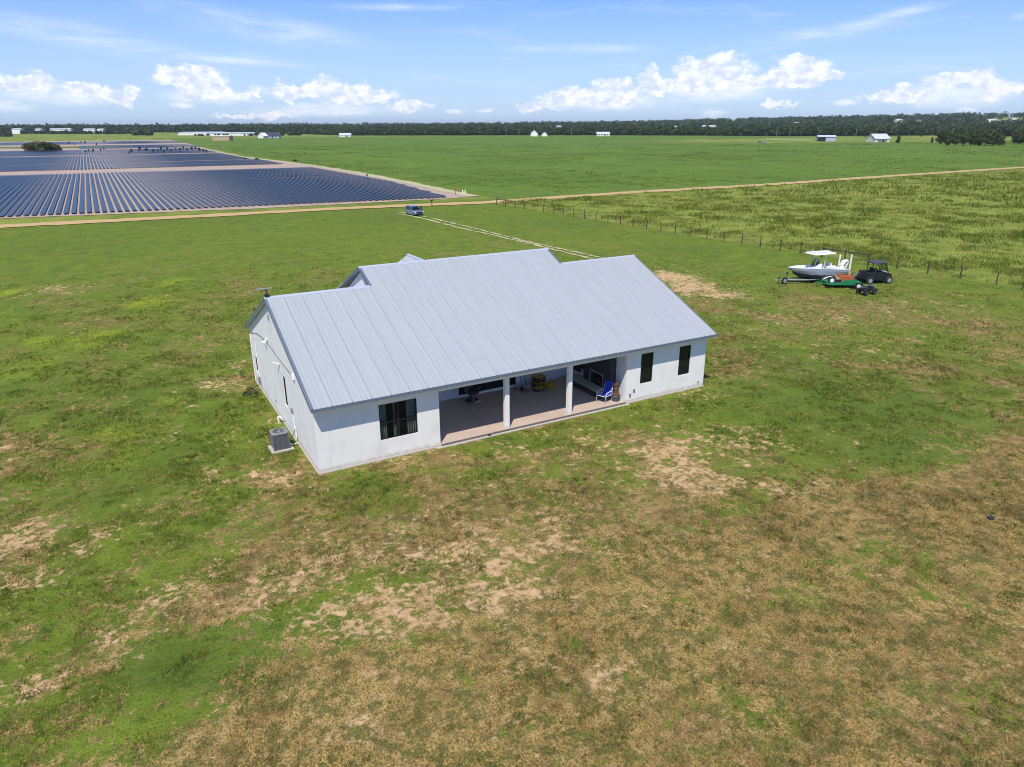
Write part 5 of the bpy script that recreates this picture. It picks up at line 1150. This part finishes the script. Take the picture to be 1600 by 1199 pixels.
for i, (px, py, s) in enumerate(cl):
    lb_ = '%s rounded tree from the left in the front row of the dark clump' % nth(i+1) if i < 9 else '%s taller tree from the left in the back row of the dark clump' % nth(i-8) if i < 13 else ('dark tree cut by the right picture edge' if i == 14 else 'dark tree between the brownish tree and the right picture edge')
    p = at(px, py); plant_tree(PR[i % 3], 'field_tree', (p.x, p.y, 0), s, i*1.3, lb_, 'trees of the clump in the far right pasture')
for px, py, s, lb_ in ((1403.5, 224, 1.0, 'dark conical tree just right of the cream farmhouse'), (1455.5, 223.5, .72, 'small round tree standing alone left of the tree clump'), (1440, 214, .9, 'conical tree far behind the small lone tree'), (1351, 214, .75, 'small dark tree behind the left end of the cream farmhouse')):
    p = at(px, py); plant_tree(PRC, 'lone_tree', (p.x, p.y, 0), s, px, lb_)
for px, py, s, lb_ in ((1583, 225, 1.1, 'brownish half bare tree right of the dark clump'), (1463, 212, 1.3, 'pale brownish tree behind the left end of the clump')):
    p = at(px, py); plant_tree(PRD, 'bare_tree', (p.x, p.y, 0), s, px, lb_)
for k, (px, py, s) in enumerate(((46, 236, .85), (56, 236, 1.0), (67, 236.5, 1.05), (78, 236, .95), (88, 236, .75))):
    p = at(px, py); plant_tree(PRB, 'thicket_bush', (p.x, p.y, 0), s, k*2.1, '%s olive green bush from the left in the thicket behind the solar rows' % nth(k+1), 'bushes of the thicket behind the solar rows', 'bush')
p = at(564, 251); 
for px, py, s, lb_ in ((461, 252.5, .22, 'tiny dark bush on the bank at the far right corner of the solar farm'), (401, 250, .2, 'tiny low bush on the bank beside the far solar track'), (384, 249.4, .18, 'tiny low bush left of the other bank bush')):
    p = at(px, py); plant_tree(PRB, 'bank_bush', (p.x, p.y, 0), s, px, lb_, cat='bush', squash=.7)

# woodland that closes the fields: too many trees to count, one mass
def woodland():
    rng = np.random.default_rng(5); Vs, Hs = [], []
    pts = []
    def edge_dist(b):                      # distance of the front edge of the wood by bearing (radians right of the axis)
        px = 800+F*math.tan(b); return np.interp(px, [-250, 0, 235, 236, 300, 420, 560, 700, 1000, 1200, 1320, 1450, 1600, 1850], [2200, 2100, 2100, 2050, 1950, 1800, 1280, 1220, 1150, 1080, 1120, 1180, 1050, 1000])
    bmax = math.radians(43)
    n_try = 9000
    for k in range(n_try):
        b = rng.uniform(-bmax, bmax); e_ = edge_dist(b)
        r = rng.random()
        if r < .28: d = e_+rng.uniform(0, 45)*1.0
        elif r < .6: d = e_+rng.uniform(20, 700)
        else: d = e_+600+rng.random()**1.1*2600
        bearing = PSI+b
        x, y = CX+d*math.sin(bearing), CY+d*math.cos(bearing)
        if lattice(np.array([x]), np.array([y]), 240, 21)[0] < .30 and d > e_+60: continue
        pxb = 800+1184*math.tan(b)
        if any(abs(pxb-c_[0]) < 7 and c_[1]-30 < d < c_[1]+25 for c_ in CLEAR): continue
        s = rng.uniform(.75, 1.25)*(1+.25*(d > e_+900)); pts.append((x, y, d, s))
    # hedgerows and clumps in the left distance
    for (px0, px1, py, n, sc_) in ((210, 238, 212.2, 14, .6), (282, 296, 211.2, 9, .75), (0, 18, 214, 14, .5), (0, 210, 210.6, 120, .36), (300, 400, 212.5, 14, .22), (400, 470, 212, 26, .6), (1330, 1460, 211, 30, .8), (1480, 1600, 213, 40, .8)):
        for k in range(n):
            p = at(rng.uniform(px0, px1), py+rng.uniform(-.25, .25)); pts.append((p.x, p.y, math.hypot(p.x-CX, p.y-CY), sc_*rng.uniform(.75, 1.2)))
    pts = np.array(pts); zz = height(pts[:, 0], pts[:, 1])
    for (x, y, d, s), z in zip(pts, zz):
        n = int(70 if d < 1500 else 44 if d < 2200 else 26); hgt, rad = (13 if d > 1500 else 9.5)*s, 6.8*s*(1 if d < 2000 else 1.5)
        if d < 1010: n = 60; hgt *= .75
        t = rng.random(n); th = rng.random(n)*6.283; q = rad*np.sqrt(1-(2*t-1)**2*.9)*(.55+.45*rng.random(n)); lob = 1+.28*np.sin(th*3+x)*np.cos(t*5+y)
        c = np.stack([x+q*lob*np.cos(th), y+q*lob*np.sin(th), z+hgt*(.06+.94*t**.85)*(.92+.12*np.sin(th*2+y))], 1)
        sz = (1.35 if d < 1500 else 2.0 if d < 2200 else 3.2)*(.6+.8*rng.random(n))[:, None]
        a = rng.normal(size=(n, 3)); a /= np.linalg.norm(a, axis=1)[:, None]; b = np.cross(a, rng.normal(size=(n, 3))); b /= np.linalg.norm(b, axis=1)[:, None]
        Vs.append(np.stack([c-a*sz-b*sz*.6, c+a*sz-b*sz*.7, c+a*sz*.7+b*sz*.8, c-a*sz*.8+b*sz*.6], 1).reshape(-1, 3)); Hs.append(np.full(4*n, rng.random())*.75+np.repeat(rng.random(n), 4)*.25)
    V = np.concatenate(Vs); hue = np.concatenate(Hs)
    return fast_mesh('woodland', V, np.arange(len(V)).reshape(-1, 4), 'wood', attrs={'hue': ('FLOAT', hue)})
tag(woodland(), 'dark green mass of distant woods closing the fields along the horizon', 'woods', kind='stuff')

# ------------------------------------------------------------------ grass
def blades(P, hgt, wid, nb, rng, spread, lean):
    """P (n,2) tuft centres -> triangles"""
    n = len(P); N = n*nb; c = np.repeat(P, nb, 0)+rng.normal(size=(N, 2))*np.repeat(spread, nb)[:, None]
    th = rng.random(N)*6.283; h = np.repeat(hgt, nb)*(.5+.8*rng.random(N)); w_ = np.repeat(wid, nb); ln = h*lean*(.3+rng.random(N))
    z0 = height(c[:, 0], c[:, 1])-.01; dx, dy = np.cos(th), np.sin(th); ph = rng.random(N)*6.283
    tx, ty = c[:, 0]+np.cos(ph)*ln, c[:, 1]+np.sin(ph)*ln
    V = np.stack([np.stack([c[:, 0]-dx*w_, c[:, 1]-dy*w_, z0], 1), np.stack([c[:, 0]+dx*w_, c[:, 1]+dy*w_, z0], 1), np.stack([tx, ty, z0+h], 1)], 1).reshape(-1, 3)
    return V, N
def in_view(P, m=1.06):
    dx, dy = P[:, 0]-CX, P[:, 1]-CY; f = dx*FW.x+dy*FW.y-H*FW.z*1.0; r = dx*RT.x+dy*RT.y-H*RT.z; u_ = dx*UP.x+dy*UP.y-H*UP.z
    return (f > 1) & (np.abs(r/f*F) < 800*m) & (u_/f*F > -599*m)
def grass():
    rng = np.random.default_rng(77); sets = []
    for (d0, d1, dens, h_, w_, sp, nb) in ((12, 22, 170, .06, .009, .06, 6), (22, 34, 95, .07, .013, .09, 6), (34, 55, 34, .085, .020, .15, 6), (55, 95, 8, .11, .040, .26, 6)):
        n = int(dens*(d1**2-d0**2)*.75); r = np.sqrt(rng.uniform(d0**2, d1**2, n)); b = PSI+rng.uniform(-.78, .78, n)
        P = np.stack([CX+r*np.sin(b), CY+r*np.cos(b)], 1); P = P[in_view(P)]
        P = P[~((P[:, 0] > -.25) & (P[:, 0] < L_+.2) & (P[:, 1] > -.35) & (P[:, 1] < DEP+.2))]; P = P[~((P[:, 0] > 68.5) & (P[:, 1] < 108))]; P = P[P[:, 1] < 104]
        cv, _ = cover(P[:, 0], P[:, 1]); cl_ = lattice(P[:, 0], P[:, 1], 1.3, 31)*.6+lattice(P[:, 0], P[:, 1], .45, 32)*.4
        keep = rng.random(len(P)) < np.clip((1.15-cv[:, 1]*1.1-cv[:, 0]*.3)*sstep(cl_, .28, .62)*1.3, .03, 1)
        dd_ = np.hypot(P[:, 0]-CX, P[:, 1]-CY); keep &= rng.random(len(P)) > sstep(dd_, 58, 95)
        P, cv, cl_ = P[keep], cv[keep], cl_[keep]; hg = h_*(.6+.9*sstep(cl_, .4, .8))*(.7+.6*rng.random(len(P)))
        V, N = blades(P, hg, np.full(len(P), w_), nb, rng, np.full(len(P), sp), .9)
        hue = rng.random(len(P)); dry = cv[:, 0]; hue = np.clip(.5+(hue-.5)*1.1+(dry-.35)*.55, 0, 1)
        hue = np.where((rng.random(len(P)) < .22), rng.random(len(P))*.2, hue)
        sets.append((V, np.repeat(np.repeat(cv, nb, 0), 3, 0), np.repeat(np.repeat(hue, nb), 3)))
    # bigger separate weeds and tussocks
    n = 26000; r = np.sqrt(rng.uniform(144, 3000, n)); b = PSI+rng.uniform(-.78, .78, n); P = np.stack([CX+r*np.sin(b), CY+r*np.cos(b)], 1); P = P[in_view(P)]
    P = P[~((P[:, 0] > -.4) & (P[:, 0] < L_+.4) & (P[:, 1] > -.5))]; P = P[P[:, 0] < 64]; cv, _ = cover(P[:, 0], P[:, 1]); q = lattice(P[:, 0], P[:, 1], 2.3, 91)*.6+lattice(P[:, 0], P[:, 1], .8, 92)*.4; keep = rng.random(len(P)) < sstep(q, .42, .75)*(1-.6*cv[:, 1]); P, cv = P[keep], cv[keep]
    V, N = blades(P, rng.uniform(.05, .16, len(P)), np.full(len(P), .017), 16, rng, rng.uniform(.04, .12, len(P)), 1.1)
    hq = np.where(rng.random(len(P)) < .55+.0*P[:, 0], rng.random(len(P))*.25, .4+rng.random(len(P))*.5)
    sets.append((V, np.repeat(np.repeat(cv, 16, 0), 3, 0), np.repeat(np.repeat(hq, 16), 3)))
    # long straw lying flat over the mown parts
    n = 60000; r = np.sqrt(rng.uniform(144, 1600, n)); b = PSI+rng.uniform(-.78, .78, n); P = np.stack([CX+r*np.sin(b), CY+r*np.cos(b)], 1); P = P[in_view(P)]
    P = P[~((P[:, 0] > -.3) & (P[:, 0] < L_+.3) & (P[:, 1] > -.4))]; cv, _ = cover(P[:, 0], P[:, 1]); q = lattice(P[:, 0], P[:, 1], 1.1, 51); keep = rng.random(len(P)) < sstep(cv[:, 0], .42, .8)*sstep(q, .3, .6); P, cv = P[keep], cv[keep]
    V, N = blades(P, np.full(len(P), .035), np.full(len(P), .007), 5, rng, np.full(len(P), .14), 9.)
    sets.append((V, np.repeat(np.repeat(cv, 5, 0), 3, 0), np.repeat(np.repeat(np.where(rng.random(len(P)) < .75, .98, .1), 5), 3)))
    V = np.concatenate([s[0] for s in sets]); C_ = np.concatenate([s[1] for s in sets]); Hh = np.concatenate([s[2] for s in sets])
    return fast_mesh('grass', V, np.arange(len(V)).reshape(-1, 3), 'tuft', attrs={'cover': ('FLOAT_COLOR', C_), 'hue': ('FLOAT', Hh), 'field': ('FLOAT_COLOR', np.tile([0, 0, 0, 1.], (len(V), 1)))})
tag(grass(), 'short patchy green and straw coloured grass of the yard', 'grass', kind='stuff')
def crop_plants():
    rng = np.random.default_rng(79); out = []
    for (d0, d1, dens, h_, w_, sp) in ((140, 240, .45, .22, .08, .5), (240, 420, .10, .3, .15, 1.0), (420, 800, .02, .45, .3, 2.0)):
        n = int(dens*(d1**2-d0**2)*.6); r = np.sqrt(rng.uniform(d0**2, d1**2, n)); b = PSI+rng.uniform(-.5, .72, n)
        P = np.stack([CX+r*np.sin(b), CY+r*np.cos(b)], 1); P = P[in_view(P)]; P = P[(P[:, 0] > 73) & (P[:, 1] > 115)]; P = P[(P[:, 1]-115)*.0 + (P[:, 0]-CX)*math.sin(PSI)+(P[:, 1]-CY)*math.cos(PSI) < 640]
        c1 = lattice(P[:, 0], P[:, 1], 26, 81)*.5+lattice(P[:, 0], P[:, 1], 7, 82)*.5; k = rng.random(len(P)) < sstep(c1, .38, .68); P, c1 = P[k], c1[k]
        V, N = blades(P, h_*(.5+c1), np.full(len(P), w_), 6, rng, np.full(len(P), sp), .6)
        out.append((V, np.repeat(np.repeat(np.clip(.58+(rng.random(len(P))-.5)*.6, .3, .8), 6), 3)))
    V = np.concatenate([s[0] for s in out]); Hh = np.concatenate([s[1] for s in out]); z = np.tile([0, 0, 0, 0.], (len(V), 1)); f = np.tile([1, 0, 0, 1.], (len(V), 1))
    return fast_mesh('crop_plants', V, np.arange(len(V)).reshape(-1, 3), 'tuft', attrs={'cover': ('FLOAT_COLOR', z), 'hue': ('FLOAT', Hh), 'field': ('FLOAT_COLOR', f)})
tag(crop_plants(), 'low clumpy green growth of the wide field over the road', 'plants', kind='stuff')
def weeds():
    rng = np.random.default_rng(78); out = []
    for (d0, d1, dens, h_, w_, sp) in ((70, 110, 3.4, .34, .05, .30), (110, 170, 1.6, .40, .08, .42), (170, 300, .4, .5, .16, .8)):
        n = int(dens*(d1**2-d0**2)*.5); r = np.sqrt(rng.uniform(d0**2, d1**2, n)); b = PSI+rng.uniform(-.1, .72, n)
        P = np.stack([CX+r*np.sin(b), CY+r*np.cos(b)], 1); P = P[in_view(P)]; edge_ = 69-(P[:, 1]-10)*.055
        P = P[(P[:, 0] > edge_+.6) & (P[:, 1] < 104.0)]
        cl_ = lattice(P[:, 0], P[:, 1], 5, 41)*.5+lattice(P[:, 0], P[:, 1], 1.8, 42)*.5; P = P[rng.random(len(P)) < .25+sstep(cl_, .35, .7)]; cl_ = lattice(P[:, 0], P[:, 1], 5, 41)*.5+lattice(P[:, 0], P[:, 1], 1.8, 42)*.5
        V, N = blades(P, h_*(.45+1.0*sstep(cl_, .35, .8)), np.full(len(P), w_), 6, rng, np.full(len(P), sp), .5)
        hue = np.clip(.55+(rng.random(len(P))-.5)*.9, 0, 1); hue = np.where(cl_ > .62, hue*.6, hue); out.append((V, np.repeat(np.repeat(hue, 6), 3)))
    V = np.concatenate([s[0] for s in out]); Hh = np.concatenate([s[1] for s in out]); z = np.tile([0, 0, 0, 0.], (len(V), 1)); f = np.tile([0, 1, 0, 1.], (len(V), 1))
    return fast_mesh('tall_grass', V, np.arange(len(V)).reshape(-1, 3), 'tuft', attrs={'cover': ('FLOAT_COLOR', z), 'hue': ('FLOAT', Hh), 'field': ('FLOAT_COLOR', f)})
tag(weeds(), 'tall weedy yellow green grass of the pasture behind the wire fence', 'tall grass', kind='stuff')

# ------------------------------------------------------------------ haze of the summer air
hz = MB(); hz.box(-12000, 12000, -12000, 12000, -1.5, 75)
hm = bpy.data.materials.new('haze'); hm.use_nodes = True; t = NT(hm.node_tree); t.n.remove(t.n['Principled BSDF'])
pv = t.new('ShaderNodeVolumePrincipled'); pv.inputs['Color'].default_value = (.80, .88, 1, 1); pv.inputs['Density'].default_value = .000065; pv.inputs['Anisotropy'].default_value = .2
t.l.new(pv.outputs[0], t.n['Material Output'].inputs['Volume'])
tag(hz.build('haze', hm), 'thin blue summer haze', 'haze', kind='stuff')
